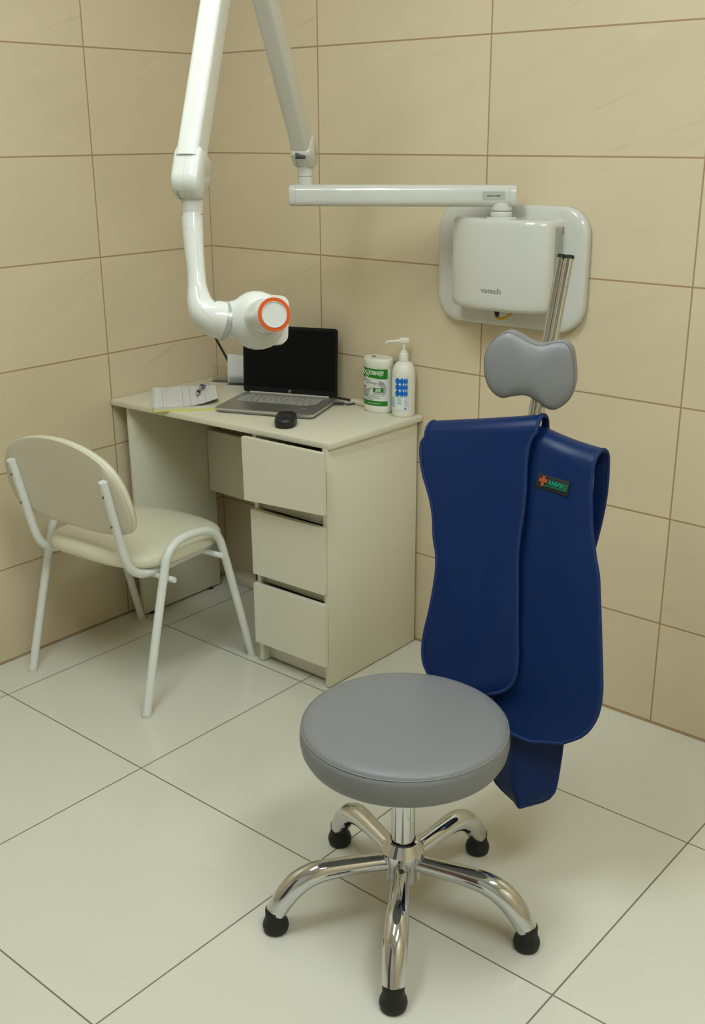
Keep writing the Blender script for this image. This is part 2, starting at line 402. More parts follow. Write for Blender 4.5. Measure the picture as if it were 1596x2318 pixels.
m_joint = mat('brown_corner_joint', (0.38, 0.26, 0.15), 0.7)
bm = BM(); bm_box(bm, (0, -0.0015, 0), (0.0015, 0, CEIL)); struct('trim_2', bm, m_joint)
bm = BM(); bm_box(bm, (0, -0.0030, 0), (RX, 0, 0.0022)); struct('trim_3', bm, m_joint)
bm = BM(); bm_box(bm, (0, RY, 0), (0.0030, -0.0035, 0.0022)); struct('trim_4', bm, m_joint)
for i, (x, y, lx, ly, s) in enumerate(LAMPS):
    where = [('left', 'over the desk side'), ('right', 'over the desk side'), ('left', 'over the stool side'), ('right', 'over the stool side')][i]
    t = thing('ceiling_light', 'white linear ceiling light, the %s tube of the pair %s' % where, 'ceiling light', (x, y, CEIL), 'linear lights on the ceiling')
    bm = BM(); bm_box(bm, (x - lx / 2 - .02, y - ly / 2 - .02, CEIL - .045), (x + lx / 2 + .02, y + ly / 2 + .02, CEIL), 0.004); obj('housing', bm, m_lamp_frame, t)
    bm = BM(); bm_box(bm, (x - lx / 2, y - ly / 2, CEIL - .06), (x + lx / 2, y + ly / 2, CEIL - .0455)); obj('diffuser', bm, emis('lamp_glow_%d' % i, LAMP_COL, s), t, smooth=False)

# ================================================================== desk
ZT = 0.757
D0 = (0.45, -0.22, 0)
desk = thing('desk', 'cream laminate writing desk with three drawers against the tiled back wall', 'desk', D0)
TOP = [(0.004, -0.474), (0.902, -0.424), (0.908, -0.003), (0.004, -0.003)]
bm = BM(); bm_hex(bm, [(x, y, ZT - .018) for x, y in TOP], [(x, y, ZT) for x, y in TOP], 0.0025); obj('tabletop', bm, m_lam, desk)
bm = BM(); bm_box(bm, (0.050, -0.450, 0.008), (0.066, -0.095, ZT - .018), 0.0008); obj('side_panel', bm, m_lam, desk)
for yy in (-0.41, -0.14):
    bm = BM(); bm_lathe(bm, [(0.012, 0), (0.012, 0.008)], (0.058, yy, 0), 16); obj('glide', bm, m_black, desk)
bm = BM(); bm_box(bm, (0.068, -0.125, 0.375), (0.60, -0.109, 0.595), 0.0008); obj('modesty_panel', bm, m_lam, desk)
# drawer cabinet carcass
XR = 0.893; XL = 0.603
bm = BM(); bm_box(bm, (XR - .016, -0.428, 0.004), (XR, -0.012, ZT - .018), 0.0008); obj('side_panel', bm, m_lam, desk)
bm = BM(); bm_box(bm, (XL, -0.428, 0.004), (XL + .016, -0.012, ZT - .018), 0.0008); obj('side_panel', bm, m_lam, desk)
bm = BM(); bm_box(bm, (XL + .0165, -0.398, 0.006), (XR - .0165, -0.382, 0.088), 0.0008); obj('plinth', bm, m_lam, desk)
bm = BM(); bm_box(bm, (XL + .0165, -0.02, 0.02), (XR - .0165, -0.012, ZT - .02)); obj('back_panel', bm, m_lam, desk)
bm = BM(); bm_box(bm, (XL + .0165, -0.42, 0.088), (XR - .0165, -0.025, 0.10)); obj('bottom_panel', bm, m_lam, desk)
for zc in (0.555, 0.315, 0.085):
    bm = BM(); bm_lathe(bm, [(0.0, 0.0012), (0.0045, 0.001), (0.0055, 0)], (XR, -0.405, zc), 16, axis=(1, 0, 0)); obj('screw_cap', bm, m_whitem, desk)
for z0, z1 in ((0.508, 0.560), (0.268, 0.312)):
    bm = BM(); bm_box(bm, (XL + .0165, -0.412, z0), (XR - .0165, -0.396, z1), 0.0005); obj('rail', bm, m_lam, desk)
# drawers: front corners lower-left, lower-right, upper-right, upper-left
def drawer(fr, dpt, y, lift=0.0):
    (a, b, c, d) = fr
    bm = BM(); bm_hex(bm, [(*a[:1], a[2] if len(a) > 2 else y, a[1]), (b[0], b[2] if len(b) > 2 else y, b[1]), (c[0], c[2] if len(c) > 2 else y, c[1]), (d[0], d[2] if len(d) > 2 else y, d[1])],
                      [(p[0], (p[2] if len(p) > 2 else y) + 0.016, p[1]) for p in fr], 0.0008)
    o = obj('drawer', bm, m_lam, desk, smooth=False)
    x0, x1 = XL + .03, XR - .03; z0 = min(a[1], b[1]) + 0.03; z1 = z0 + 0.11; yk = -0.394
    bm = BM(); yb = y + 0.0185
    bm_box(bm, (x0, yb, z0), (x0 + .012, yb + dpt, z1)); bm_box(bm, (x1 - .012, yb, z0), (x1, yb + dpt, z1))
    bm_box(bm, (x0 + .0125, yb + dpt - .012, z0), (x1 - .0125, yb + dpt, z1)); bm_box(bm, (x0 + .0125, yb, z0), (x1 - .0125, yb + dpt - .0125, z0 + .006))
    bm_box(bm, (x0 + .0125, yb, z0 + .0065), (x1 - .0125, yb + .012, z1))
    obj('drawer_box', bm, m_void, o, smooth=False)
    bm = BM(); bm_box(bm, (x1 + .001, yb + .001, z0 - .002), (x1 + .012, yb + dpt, z0 + .014)); obj('slide_rail', bm, m_steel, o, smooth=False)
drawer([(0.624, 0.553), (0.921, 0.567, -0.478), (0.921, 0.745, -0.478), (0.621, 0.744)][:4], 0.36, -0.490)
drawer([(0.603, 0.301), (0.892, 0.308), (0.892, 0.513), (0.602, 0.508)], 0.36, -0.4455)
drawer([(0.603, 0.071), (0.892, 0.076), (0.892, 0.275), (0.602, 0.269)], 0.36, -0.4455)

# ================================================================== visitor chair
CHC = Vector((0.336, -0.676, 0)); CHA = math.radians(5.45)
def chp(x, y, z): return Vector((CHC.x + x * math.cos(CHA) - y * math.sin(CHA), CHC.y + x * math.sin(CHA) + y * math.cos(CHA), z))
chair = thing('visitor_chair', 'white tube-framed visitor chair with cream seat and back, pushed up to the desk', 'chair', CHC)
for s in (1, -1):
    X_ = 0.238 * s
    # inverted U: rear leg, top rail, front leg
    up_ = smooth_path([chp(X_ * 1.03, -0.232, 0.006), chp(X_ * 1.01, -0.160, 0.262), chp(X_, -0.118, 0.405), chp(X_, -0.103, 0.447), chp(X_, -0.070, 0.474), chp(X_, -0.025, 0.482),
                       chp(X_, 0.030, 0.479), chp(X_, 0.080, 0.465), chp(X_, 0.115, 0.430), chp(X_, 0.137, 0.365), chp(X_ * 1.01, 0.178, 0.215), chp(X_ * 1.03, 0.233, 0.006)], 6)
    bm = BM(); bm_tube(bm, up_[:31], 0.0125, 16); obj('leg', bm, m_ctube, chair)
    bm = BM(); bm_tube(bm, up_[30:], 0.0125, 16); obj('leg', bm, m_ctube, chair)
    for yy in (-0.232, 0.233):
        bm = BM(); bm_lathe(bm, [(0.0138, 0.0), (0.0142, 0.004), (0.0136, 0.012)], chp(X_ * 1.03, yy, 0), 16); obj('leg_cap', bm, m_whitem, chair)
    # back post
    P_ = 0.186 * s
    post = smooth_path([chp(P_, 0.12, 0.395), chp(P_, 0.0, 0.394), chp(P_, -0.12, 0.394), chp(P_, -0.165, 0.404), chp(P_, -0.197, 0.432), chp(P_, -0.216, 0.480), chp(P_, -0.238, 0.575), chp(P_, -0.268, 0.700)], 6)
    bm = BM(); bm_tube(bm, post, 0.0125, 16); po = obj('back_post', bm, m_ctube, chair)
    for yy, zz in ((-0.2605, 0.655), (-0.2395, 0.565)):
        bm = BM(); bm_lathe(bm, [(0.0038, 0), (0.0034, 0.0012), (0, 0.0012)], chp(P_, yy - 0.0115, zz + .002), 14, axis=chp(0, -1, 0.2) - CHC); obj('screw', bm, m_screw, po)
for yy, zz in ((-0.104, 0.380), (0.104, 0.384)):
    bm = BM(); bm_tube(bm, [chp(-0.262, yy, zz), chp(0.262, yy, zz)], 0.0085, 14); obj('crossbar', bm, m_ctube, chair)
# seat cushion
def supell(w, h, n, k=48):
    out = []
    for i in range(k):
        a = 2 * PI * i / k; c, s = math.cos(a), math.sin(a)
        out.append((w * math.copysign(abs(c) ** (2 / n), c), h * math.copysign(abs(s) ** (2 / n), s)))
    return out
def seat_z(x, y): return -0.010 * (abs(x) / .22) ** 2 - 0.02 * max(0, y / .22) ** 3 + 0.006 * max(0, -y / .22) ** 2
bm = BM(); rings = []
for sc2, z in ((0.0, 0.418), (0.55, 0.416), (0.92, 0.414), (0.985, 0.418), (1.0, 0.428), (0.995, 0.440), (0.97, 0.449), (0.92, 0.454), (0.75, 0.457), (0.45, 0.459), (0.15, 0.4595), (0.0, 0.4595)):
    rings.append([chp(x, y + 0.012, z + seat_z(x, y)) for x, y in supell(0.222 * max(sc2, .001), 0.222 * max(sc2, .001), 3.2)])
bm_loft(bm, rings); obj('seat', bm, m_cvinyl, chair, angle=80)
# backrest: shell seen from behind, cushion in front
bo = [(0.0, 0.516), (0.10, 0.518), (0.18, 0.532), (0.226, 0.553), (0.243, 0.595), (0.241, 0.650), (0.224, 0.704), (0.182, 0.748), (0.10, 0.779), (0.0, 0.790)]
bo = bo + [(-x, z) for x, z in bo[-2:0:-1]]
bo = [(p.x, p.y) for p in smooth_path([(x, z, 0) for x, z in bo], 4, closed=True)]
def byy(x, z): return -0.216 - (z - 0.52) * 0.235 - 0.16 * (x * x) + 0.005
def bring(scale, off):
    return [chp(x * scale, byy(x * scale, 0.655 + (z - 0.655) * scale) + off, 0.655 + (z - 0.655) * scale) for x, z in bo]
bm = BM(); bm_loft(bm, [bring(.001, 0.000), bring(.5, 0.0), bring(.9, 0.0), bring(.985, 0.001), bring(1.0, 0.005), bring(0.995, 0.008), bring(.5, 0.008), bring(.001, .008)]); obj('backrest', bm, m_cback, chair, angle=60)
bm = BM(); bm_loft(bm, [bring(.001, 0.0085), bring(.98, 0.0085), bring(1.004, 0.012), bring(1.008, 0.020), bring(.985, 0.029), bring(.9, 0.034), bring(.5, 0.038), bring(.001, .038)]); obj('back_cushion', bm, m_cvinyl, chair, angle=80)

# ================================================================== laptop
LA = math.radians(21.5); LHR = Vector((0.607, -0.050, 0)); lx_ = Vector((math.cos(LA), math.sin(LA), 0)); ly_ = Vector((-math.sin(LA), math.cos(LA), 0))
LW, LD = 0.322, 0.225
def lp(x, y, z): return LHR - lx_ * LW / 2 + lx_ * x + ly_ * (y) + Vector((0, 0, ZT + z))   # x centred, y=0 hinge, -LD front
lap = thing('laptop', 'open silver laptop with black screen on the desk', 'laptop', lp(0, -LD / 2, 0))
bm = BM(); ro = rrect(LW / 2, LD / 2, 0.012, 5)
def lring(s, z): return [lp(x * s, y * s - LD / 2, z + (-(y * s) / LD) * -0.0) for x, y in ro]
bm_loft(bm, [lring(.965, .0025), lring(.99, .006), lring(1, .011), lring(1, .0145), lring(.997, .016)]); base = obj('base', bm, m_lsilver, lap, angle=35)
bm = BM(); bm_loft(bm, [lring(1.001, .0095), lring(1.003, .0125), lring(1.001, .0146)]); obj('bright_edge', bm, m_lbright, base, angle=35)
for sx in (-1, 1):
    for yy in (-0.03, -LD + .03):
        bm = BM(); bm_box(bm, (-.01, -.004, 0), (.01, .004, .0024))
        for v in bm.verts: v.co = lp(sx * .12 + v.co.x, yy + v.co.y, v.co.z)
        obj('rubber_foot', bm, m_rubber, base)
# keyboard well and keys
bm = BM(); kz = 0.0163
rows = [(-0.036, .006, 14), (-0.050, .0125, 14), (-0.0665, .0125, 14), (-0.083, .0125, 13), (-0.0995, .0125, 12), (-0.116, .0125, 9)]
def keybox(x0, x1, y0, y1):
    vs = [lp(x0, y0, kz), lp(x1, y0, kz), lp(x1, y1, kz), lp(x0, y1, kz)]; vt = [p + Vector((0, 0, .0012)) for p in vs]; bm_hex(bm, vs, vt, .0003, 1)
for r_, (yc, kh, n) in enumerate(rows):
    wk = 0.262 / n; xs = -0.135
    if n == 9:
        wd = [.017, .017, .019, .019, .092, .019, .019, .022, .022]; x = xs
        for k in wd: keybox(x + .0013, x + k - .0013, yc - kh / 2, yc + kh / 2); x += k
    else:
        for k in range(n): keybox(xs + k * wk + .0013, xs + (k + 1) * wk - .0013, yc - kh / 2, yc + kh / 2)
obj('keyboard', bm, m_key, lap, smooth=False)
bm = BM(); bm_hex(bm, [lp(-.055, -.212, .0161), lp(.055, -.212, .0161), lp(.055, -.135, .0161), lp(-.055, -.135, .0161)], [lp(-.055, -.212, .0164), lp(.055, -.212, .0164), lp(.055, -.135, .0164), lp(-.055, -.135, .0164)]); obj('touchpad', bm, m_lpad, lap, smooth=False)
bm = BM(); bm_hex(bm, [lp(.100, -.168, .0161), lp(.118, -.168, .0161), lp(.118, -.155, .0161), lp(.100, -.155, .0161)], [lp(.100, -.168, .0165), lp(.118, -.168, .0165), lp(.118, -.155, .0165), lp(.100, -.155, .0165)]); obj('sticker', bm, m_lbright, lap, smooth=False)
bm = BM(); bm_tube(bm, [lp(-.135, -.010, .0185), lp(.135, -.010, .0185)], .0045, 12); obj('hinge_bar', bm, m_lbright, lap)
TL_ = math.radians(3.0)
def ll(x, h, t): return lp(x, -0.006 + math.sin(TL_) * h + math.cos(TL_) * t, 0.018 + math.cos(TL_) * h - math.sin(TL_) * t)
LH = 0.216
bm = BM(); rl = rrect(LW / 2, LH / 2, 0.010, 5)
bm_loft(bm, [[ll(x * s, y * s + LH / 2, t) for x, y in rl] for s, t in ((.995, -.0005), (1, .001), (1, .004), (.99, .0055))]); lid = obj('lid', bm, m_bezel, lap, angle=35)
bm = BM(); bm_hex(bm, [ll(-.154, .020, -.0006), ll(.154, .020, -.0006), ll(.154, LH - .009, -.0006), ll(-.154, LH - .009, -.0006)], [ll(-.154, .020, -.0010), ll(.154, .020, -.0010), ll(.154, LH - .009, -.0010), ll(-.154, LH - .009, -.0010)]); obj('screen', bm, m_screen, lid, smooth=False)
bm = BM(); bm_tube(bm, [ll(.0045 * math.cos(a), .0105 + .0045 * math.sin(a), -.0012) for a in [2 * PI * k / 20 for k in range(20)]], .0005, 6, closed=True)
bm_text(bm, 'hp', .0075, lambda x, y: ll(-.0030 + x, .0092 + y, -.0012), width=.006, shear=.3); obj('logo', bm, m_lbright, lid, smooth=False)

# charging cable at the laptop's right rear
bm = BM()
p0 = lp(LW / 2 + .002, -0.035, .009); p1 = lp(LW / 2 + .03, -0.028, .008)
bm_tube(bm, [p0, p1], [.0050, .0045], 12)
bm_tube(bm, smooth_path([p1, p1 + Vector((.014, .012, -.003)), Vector((.655, -.012, ZT + .005)), Vector((.62, -.006, ZT + .0045)), Vector((.50, -.008, ZT + .004))], 6), .0025, 10)
tag(obj('charging_cable', bm, m_black), 'black charging cable plugged in at the right rear of the laptop', 'cable')

# white cable duct lying along the back edge
bm = BM(); rr = rrect(.014, .0075, .005, 4)
bm_loft(bm, [[Vector((x, -0.019 + a, ZT + .0078 + b)) for a, b in [(q[0] * k, q[1] * k) for q in rr]] for x, k in ((.640, .5), (.644, 1), (.705, 1), (.708, .5))])
tag(obj('cable_duct', bm, m_lame), 'short pale cable duct on the desk against the wall, between laptop and wipes tub', 'cable duct')

# ================================================================== mouse
mc = Vector((0.668, -0.350, ZT)); md = Vector((math.cos(math.radians(122)), math.sin(math.radians(122)), 0)); ms = Vector((md.y, -md.x, 0))
mouse = thing('computer_mouse', 'black wireless mouse on the desk in front of the laptop', 'mouse', mc)
def mring(s, z, k=1.0):
    out = []
    for x, y in supell(.0315 * s, .050 * s, 2.35, 40):
        out.append(mc + ms * x * (1.0 - .10 * (y / .05)) + md * y + Vector((0, 0, z * (1 - .22 * (y / .05) ** 2 * k + .0 * y))))
    return out
bm = BM(); bm_loft(bm, [mring(.86, .001, 0), mring(.95, .003, 0), mring(.985, .010, 0)]); obj('base', bm, m_rubber, mouse, angle=60)
bm = BM(); bm_loft(bm, [mring(.985, .010, 0), mring(1.0, .017, .2), mring(.985, .024, .5), mring(.92, .031), mring(.78, .036), mring(.55, .0385), mring(.25, .0395), mring(.01, .0398)]); sh = obj('shell', bm, m_mouse, mouse, angle=70)
bm = BM(); w0 = mc + md * .030 + Vector((0, 0, .0305)); bm_tube(bm, [w0 - ms * .0035, w0 + ms * .0035], .0052, 16); obj('scroll_wheel', bm, m_rubber, mouse)
bm = BM(); bm_text(bm, 'logitech', .0042, lambda x, y: mc - ms * .0062 + ms * x - md * (-.004 - y) + Vector((0, 0, .0402)), width=.0124); obj('logo', bm, m_txtg, sh, smooth=False)

# ================================================================== notebook
NB = Vector((0.0235, -0.311, ZT)); na = Vector((.765, -.644, 0)).normalized(); nb_ = Vector((.644, .765, 0)).normalized(); NLn, NWd = .288, .205
def npt(a, b, z): return NB + na * a + nb_ * b + Vector((0, 0, z))
note = thing('notebook', 'spiral-bound ruled notebook with yellow cover, at the left end of the desk', 'notebook', npt(NLn / 2, NWd / 2, 0))
def slab(bm, a0, a1, b0, b1, z0, z1, bev=0.0):
    bm_hex(bm, [npt(a0, b0, z0), npt(a1, b0, z0), npt(a1, b1, z0), npt(a0, b1, z0)], [npt(a0, b0, z1), npt(a1, b0, z1), npt(a1, b1, z1), npt(a0, b1, z1)], bev)
bm = BM(); slab(bm, 0, NLn, 0, NWd, .0006, .0030); obj('cover', bm, m_yellow, note, smooth=False)
bm = BM(); slab(bm, .002, NLn - .001, .003, NWd - .003, .0032, .0130); obj('page_block', bm, m_pages, note, smooth=False)
# top sheet with a lifted corner at the near right
bm = BM(); na_, nb2 = 30, 22; G = []
def curl(a, b): 
    d = max(0.0, (a - (NLn - .075)) * .75 + (b - (NWd - .055)) * .9)
    return .0134 + 6.5 * d * d * .35
def sheetpt(a, b, dz=0.0):
    ra = a; rb = b
    # rounded near-right corner
    if a > NLn - .05 and b > NWd - .05:
        q = Vector((a - (NLn - .05), b - (NWd - .05))); k = max(abs(q.x), abs(q.y)) / max(q.length, 1e-6); q *= k; ra = NLn - .05 + q.x; rb = NWd - .05 + q.y
    return npt(ra, rb, curl(ra, rb) + dz)
for i in range(na_ + 1): G.append([sheetpt(.002 + (NLn - .004) * i / na_, .003 + (NWd - .005) * j / nb2) for j in range(nb2 + 1)])
bm_grid(bm, G); top = obj('top_page', bm, m_paper, note, angle=80)
bm = BM()
for i in range(1, 34):
    b = .012 + i * .0056
    bm_grid(bm, [[sheetpt(.004 + (NLn - .008) * k / 24, b, .0004) for k in range(25)], [sheetpt(.004 + (NLn - .008) * k / 24, b + .0006, .0004) for k in range(25)]])
obj('fine_rules', bm, m_rule, top, smooth=False)
bm = BM()
for b in (.030, .040, .092, .116, .139, .163):
    bm_grid(bm, [[sheetpt(.004 + (NLn - .008) * k / 24, b, .0006) for k in range(25)], [sheetpt(.004 + (NLn - .008) * k / 24, b + .0011, .0006) for k in range(25)]])
obj('column_lines', bm, m_ruled, top, smooth=False)
bm = BM()
for i in range(36):
    a = .006 + (NLn - .012) * i / 35; c0 = npt(a, .001, .0080)
    bm_tube(bm, [c0 + nb_ * (.0065 * math.cos(t)) + Vector((0, 0, .0070 * math.sin(t))) + na * .0005 * math.sin(t) for t in [2 * PI * k / 14 for k in range(14)]], .0008, 5, closed=True)
obj('spiral', bm, m_spiral, note)

# pen lying on the notebook
pa = npt(.205, .128, .0205); pb = npt(.100, .155, .0225); 
pa = atZ(446, 893, ZT + .021); pb = atZ(459, 868, ZT + .024); pd = (pb - pa).normalized(); L_ = .128; pb = pa + pd * L_
pen = thing('ballpoint_pen', 'blue ballpoint pen with dark grip lying on the open notebook', 'pen', pa)
bm = BM(); bm_tube(bm, [pa + pd * .010, pa + pd * .04, pa + pd * .042], [.0056, .0060, .0052], 16); obj('grip', bm, m_pend, pen)
bm = BM(); bm_tube(bm, [pa, pa + pd * .010], [.0030, .0054], 16); obj('tip', bm, m_penc, pen)
bm = BM(); bm_tube(bm, [pa + pd * .042, pa + pd * .095], .0048, 16); obj('barrel', bm, m_penc, pen)
bm = BM(); bm_tube(bm, [pa + pd * .095, pa + pd * .122, pa + pd * .123, pa + pd * L_], [.0056, .0054, .003, .003], 16)
sd = Vector((pd.y, -pd.x, 0)).normalized()
bm_tube(bm, smooth_path([pa + pd * .121 + sd * .004, pa + pd * .118 + sd * .012, pa + pd * .095 + sd * .0115, pa + pd * .082 + sd * .008], 4), .0022, 8); obj('clip_cap', bm, m_penb, pen)

# ================================================================== desk card holders behind the laptop
def acr_L(c, ang, wd, dp, hb, hf):
    c = Vector(c); e = Vector((math.cos(ang), math.sin(ang), 0)); n = Vector((-e.y, e.x, 0))
    def P(x, y, z): return c + e * x + n * y + Vector((0, 0, z))
    bm = BM()
    def bx(x0, x1, y0, y1, z0, z1): bm_hex(bm, [P(x0, y0, z0), P(x1, y0, z0), P(x1, y1, z0), P(x0, y1, z0)], [P(x0, y0, z1), P(x1, y0, z1), P(x1, y1, z1), P(x0, y1, z1)], .0004, 1)
    bx(-wd / 2, wd / 2, -dp / 2, dp / 2, 0, .002); bx(-wd / 2, wd / 2, dp / 2 - .0022, dp / 2 - .0002, .0025, hb); bx(-wd / 2, wd / 2, -dp * .05, -dp * .05 + .002, .0025, hf)
    return bm, P
bmh, P1_ = acr_L((0.088, -0.070, ZT), math.radians(28), .058, .040, .050, .018)
h1 = thing('card_holder', 'small clear acrylic card holder, empty, nearest the left wall corner', 'card holder', (0.088, -0.070, ZT), 'clear acrylic card holders behind the laptop')
obj('stand', bmh, m_acr, h1, smooth=False)
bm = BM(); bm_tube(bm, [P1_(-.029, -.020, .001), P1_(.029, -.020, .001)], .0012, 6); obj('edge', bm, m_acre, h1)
bmh, P2_ = acr_L((0.165, -0.062, ZT), math.radians(28), .064, .050, .046, .030)
h2 = thing('card_holder', 'clear acrylic card holder with white leaflets in it, next to the laptop screen', 'card holder', (0.165, -0.062, ZT), 'clear acrylic card holders behind the laptop')
obj('stand', bmh, m_acr, h2, smooth=False)
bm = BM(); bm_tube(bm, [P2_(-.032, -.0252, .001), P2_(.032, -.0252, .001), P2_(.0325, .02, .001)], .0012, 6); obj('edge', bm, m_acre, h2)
bm = BM()
for k in range(4):
    t = .004 + k * .0025
    bm_hex(bm, [P2_(-.036 + k * .001, t, .006), P2_(.036 + k * .001, t, .006), P2_(.036 + k * .001, t + .0012, .006), P2_(-.036 + k * .001, t + .0012, .006)],
           [P2_(-.036 + k * .001, t + .007, .098 + .001 * k), P2_(.036 + k * .001, t + .007, .094), P2_(.036 + k * .001, t + .0082, .094), P2_(-.036 + k * .001, t + .0082, .098 + .001 * k)])
tag(obj('leaflet_stack', bm, m_paper, smooth=False), 'white leaflets standing in the clear holder beside the laptop', 'leaflets')
_n2 = P2_(0, 1, 0) - P2_(0, 0, 0); q1 = onplane(484, 758, P2_(0, .031, 0), _n2); q0 = onplane(505, 796, P2_(0, .031, 0), _n2); qd = (q0 - q1).normalized()
bm = BM(); bm_tube(bm, [q1, q0 + qd * ((q0.z - ZT - .006) / -qd.z)], .0042, 12)
tag(obj('black_pen', bm, m_black), 'black pen leaning up behind the white leaflets in the clear holder', 'pen')

# ================================================================== curved label mapping
class Wrap:
    def __init__(s, c, a, b, th0, th1, z0, z1, off=.0005):
        s.c = Vector(c); s.a, s.b, s.z0, s.z1, s.off = a, b, z0, z1, off
        n = 200; t = [th0 + (th1 - th0) * k / n for k in range(n + 1)]
        L = [0.0]
        for k in range(n): L.append(L[-1] + math.hypot(a * (math.cos(t[k + 1]) - math.cos(t[k])), b * (math.sin(t[k + 1]) - math.sin(t[k]))))
        s.t, s.L = t, L; s.w = L[-1]; s.h = z1 - z0
    def __call__(s, x, y, lift=0.0):
        th = float(np.interp(x, s.L, s.t)) ; o = s.off + lift
        nx, ny = math.cos(th) / s.a, math.sin(th) / s.b; q = math.hypot(nx, ny)
        return Vector((s.c.x + s.a * math.cos(th) + nx / q * o, s.c.y + s.b * math.sin(th) + ny / q * o, s.z0 + y))
    def rect(s, bm, x0, x1, y0, y1, lift=0.0, n=None):
        n = n or max(2, int((x1 - x0) / .0025))
        f0 = y0 if callable(y0) else (lambda x: y0); f1 = y1 if callable(y1) else (lambda x: y1)
        xs = [x0 + (x1 - x0) * k / n for k in range(n + 1)]
        bm_grid(bm, [[s(x, f0(x), lift) for x in xs], [s(x, f1(x), lift) for x in xs]])
    def ell(s, bm, cx, cy, rx, ry, lift=0.0, n=24):
        s.poly(bm, [(cx + rx * math.cos(2 * PI * k / n), cy + ry * math.sin(2 * PI * k / n)) for k in range(n)], lift)
    def poly(s, bm, pts, lift=0.0):
        from mathutils.geometry import tessellate_polygon
        st = [[Vector((*pts[q], 0)) for q in t] for t in tessellate_polygon([[Vector((x, y, 0)) for x, y in pts]])]
        while st:
            a, b, c = st.pop()
            if (b - a).cross(c - a).z < 0: b, c = c, b
            if max(a.x, b.x, c.x) - min(a.x, b.x, c.x) > .004:
                e = max(((a, b, c), (b, c, a), (c, a, b)), key=lambda t: (t[0] - t[1]).length); m = (e[0] + e[1]) / 2
                st += [[e[0], m, e[2]], [m, e[1], e[2]]]; continue
            if (b - a).cross(c - a).z < 1e-12: continue
            bm.faces.new([bm.verts.new(s(p.x, p.y, lift)) for p in (a, b, c)])
# ================================================================== wipes tub
tc = Vector((0.764, -0.040, ZT)); ta, tb = .0500, .0360
tub = thing('wipes_tub', 'oval white tub of disinfecting wipes with green label on the desk', 'wipes tub', tc)
bm = BM(); bm_lathe(bm, [(.92, .0), (.985, .003), (1, .008), (1, .019), (.985, .0205), (.985, .1385), (1, .139), (1, .1395)], tc, 64, sx=ta, sy=tb); obj('body', bm, m_tub, tub)
bm = BM(); bm_lathe(bm, [(1.0, .1397), (1.012, .1407), (1.012, .157), (.99, .1635), (.93, .1660), (.88, .1655), (0, .1655)], tc, 64, sx=ta, sy=tb); lidt = obj('lid', bm, m_tub, tub)
bm = BM(); bm_lathe(bm, [(0, .0), (.0065, .0), (.0065, .0006), (0, .0006)], tc + Vector((-.018, 0, .1658)), 20, sx=1.2, sy=.8); obj('opening', bm, m_black, lidt)
bm = BM(); bm_lathe(bm, [(0, .0), (.003, .0), (.003, .0006), (0, .0006)], tc + Vector((.022, -.012, .1658)), 16); obj('tab', bm, m_lame, lidt)
W_ = Wrap(tc, ta * .985, tb * .985, math.radians(196), math.radians(338), ZT + .0225, ZT + .137)
ww, hh = W_.w, W_.h
def LX(px):
    # distance along the label of the surface point seen in photo column px
    best = min(range(len(W_.t)), key=lambda k: abs((lambda p: 798 + CF * (p - CP).dot(CR) / (p - CP).dot(_f))(W_(W_.L[k], .06)) - px) + (1000 if W_.t[k] < math.radians(211) else 0))
    return W_.L[best]
bm = BM(); W_.rect(bm, 0, ww, 0, hh); lab = obj('label', bm, m_lgrey, tub)
wave = lambda x: hh - .0290 - .0050 * (1 - x / ww) ** 2 + .0022 * math.sin((x / ww) * 6.0 - .6)
bm = BM(); W_.rect(bm, 0, ww, wave, hh - .001, .0003); obj('green_band', bm, m_lgreen, lab)
bm = BM(); W_.rect(bm, 0, ww, .0005, .0155, .0003); obj('green_band', bm, m_lgreen, lab)
bm = BM(); W_.rect(bm, LX(844), LX(868), .0425, .0560, .0005); obj('green_box', bm, m_lgreen, lab)
xa, xb = LX(846), LX(874)
bm = BM(); oc = ((xa + xb) / 2, .052)
W_.poly(bm, [(oc[0] + (xb - xa) * .52 * math.cos(t), oc[1] + .026 * math.sin(t)) for t in [k * PI / 16 - .9 for k in range(22)]] + [(oc[0] - .004 + (xb - xa) * .26 * math.cos(t), oc[1] - .004 + .015 * math.sin(t)) for t in [2.9 - k * .28 for k in range(12)]], .0003)
obj('swirl_print', bm, m_lswirl, lab)
bm = BM(); W_.poly(bm, [(LX(823), .024), (LX(832), .026), (LX(842), .058), (LX(834), .052), (LX(824), .044)], .0003); obj('swirl_print', bm, m_lswirl, lab)
bm = BM(); W_.poly(bm, [(LX(851), .0755), (LX(859), .0785), (LX(853), .0560), (LX(847), .0560)], .00045); obj('pale_stripe', bm, m_lgrey, lab)
bm = BM(); bm_text(bm, 'клинер', .0235, lambda x, y: W_(LX(835) + x, hh - .0195 + y - .10 * x * 0, .0006), width=LX(868) - LX(835), shear=.22, offset=.0004)
obj('white_print', bm, m_lwhite, lab, smooth=False)
bm = BM(); e0 = LX(823); e1 = LX(836)
for pts, r in (([(.02, -.004), (.25, -.008), (.55, -.0125), (.95, -.0215)], [.0004, .0011, .0006]), ([(.05, -.022), (.40, -.0165), (.75, -.009), (.95, -.006), (1.02, -.010)], [.0004, .0011, .0006]), ([(.95, -.012), (.70, -.017), (.95, -.023), (.75, -.028), (.52, -.024), (.74, -.018)], [.0006, .0009, .0006]), ([(.0, -.010), (.10, -.018), (.5, -.020)], [.0006, .0014, .0006])):
    bm_tube(bm, smooth_path([W_(e0 + (.06 + .9 * x) * (e1 - e0), hh + y, .0004) for x, y in pts], 4), r, 6)
obj('emblem', bm, m_lwhite, lab)
bm = BM(); bm_text(bm, '200', .0125, lambda x, y: W_(LX(849.5) + x, .0450 + y, .0008), width=LX(862) - LX(849.5), offset=.0003); obj('number_print', bm, m_lwhite, lab, smooth=False)
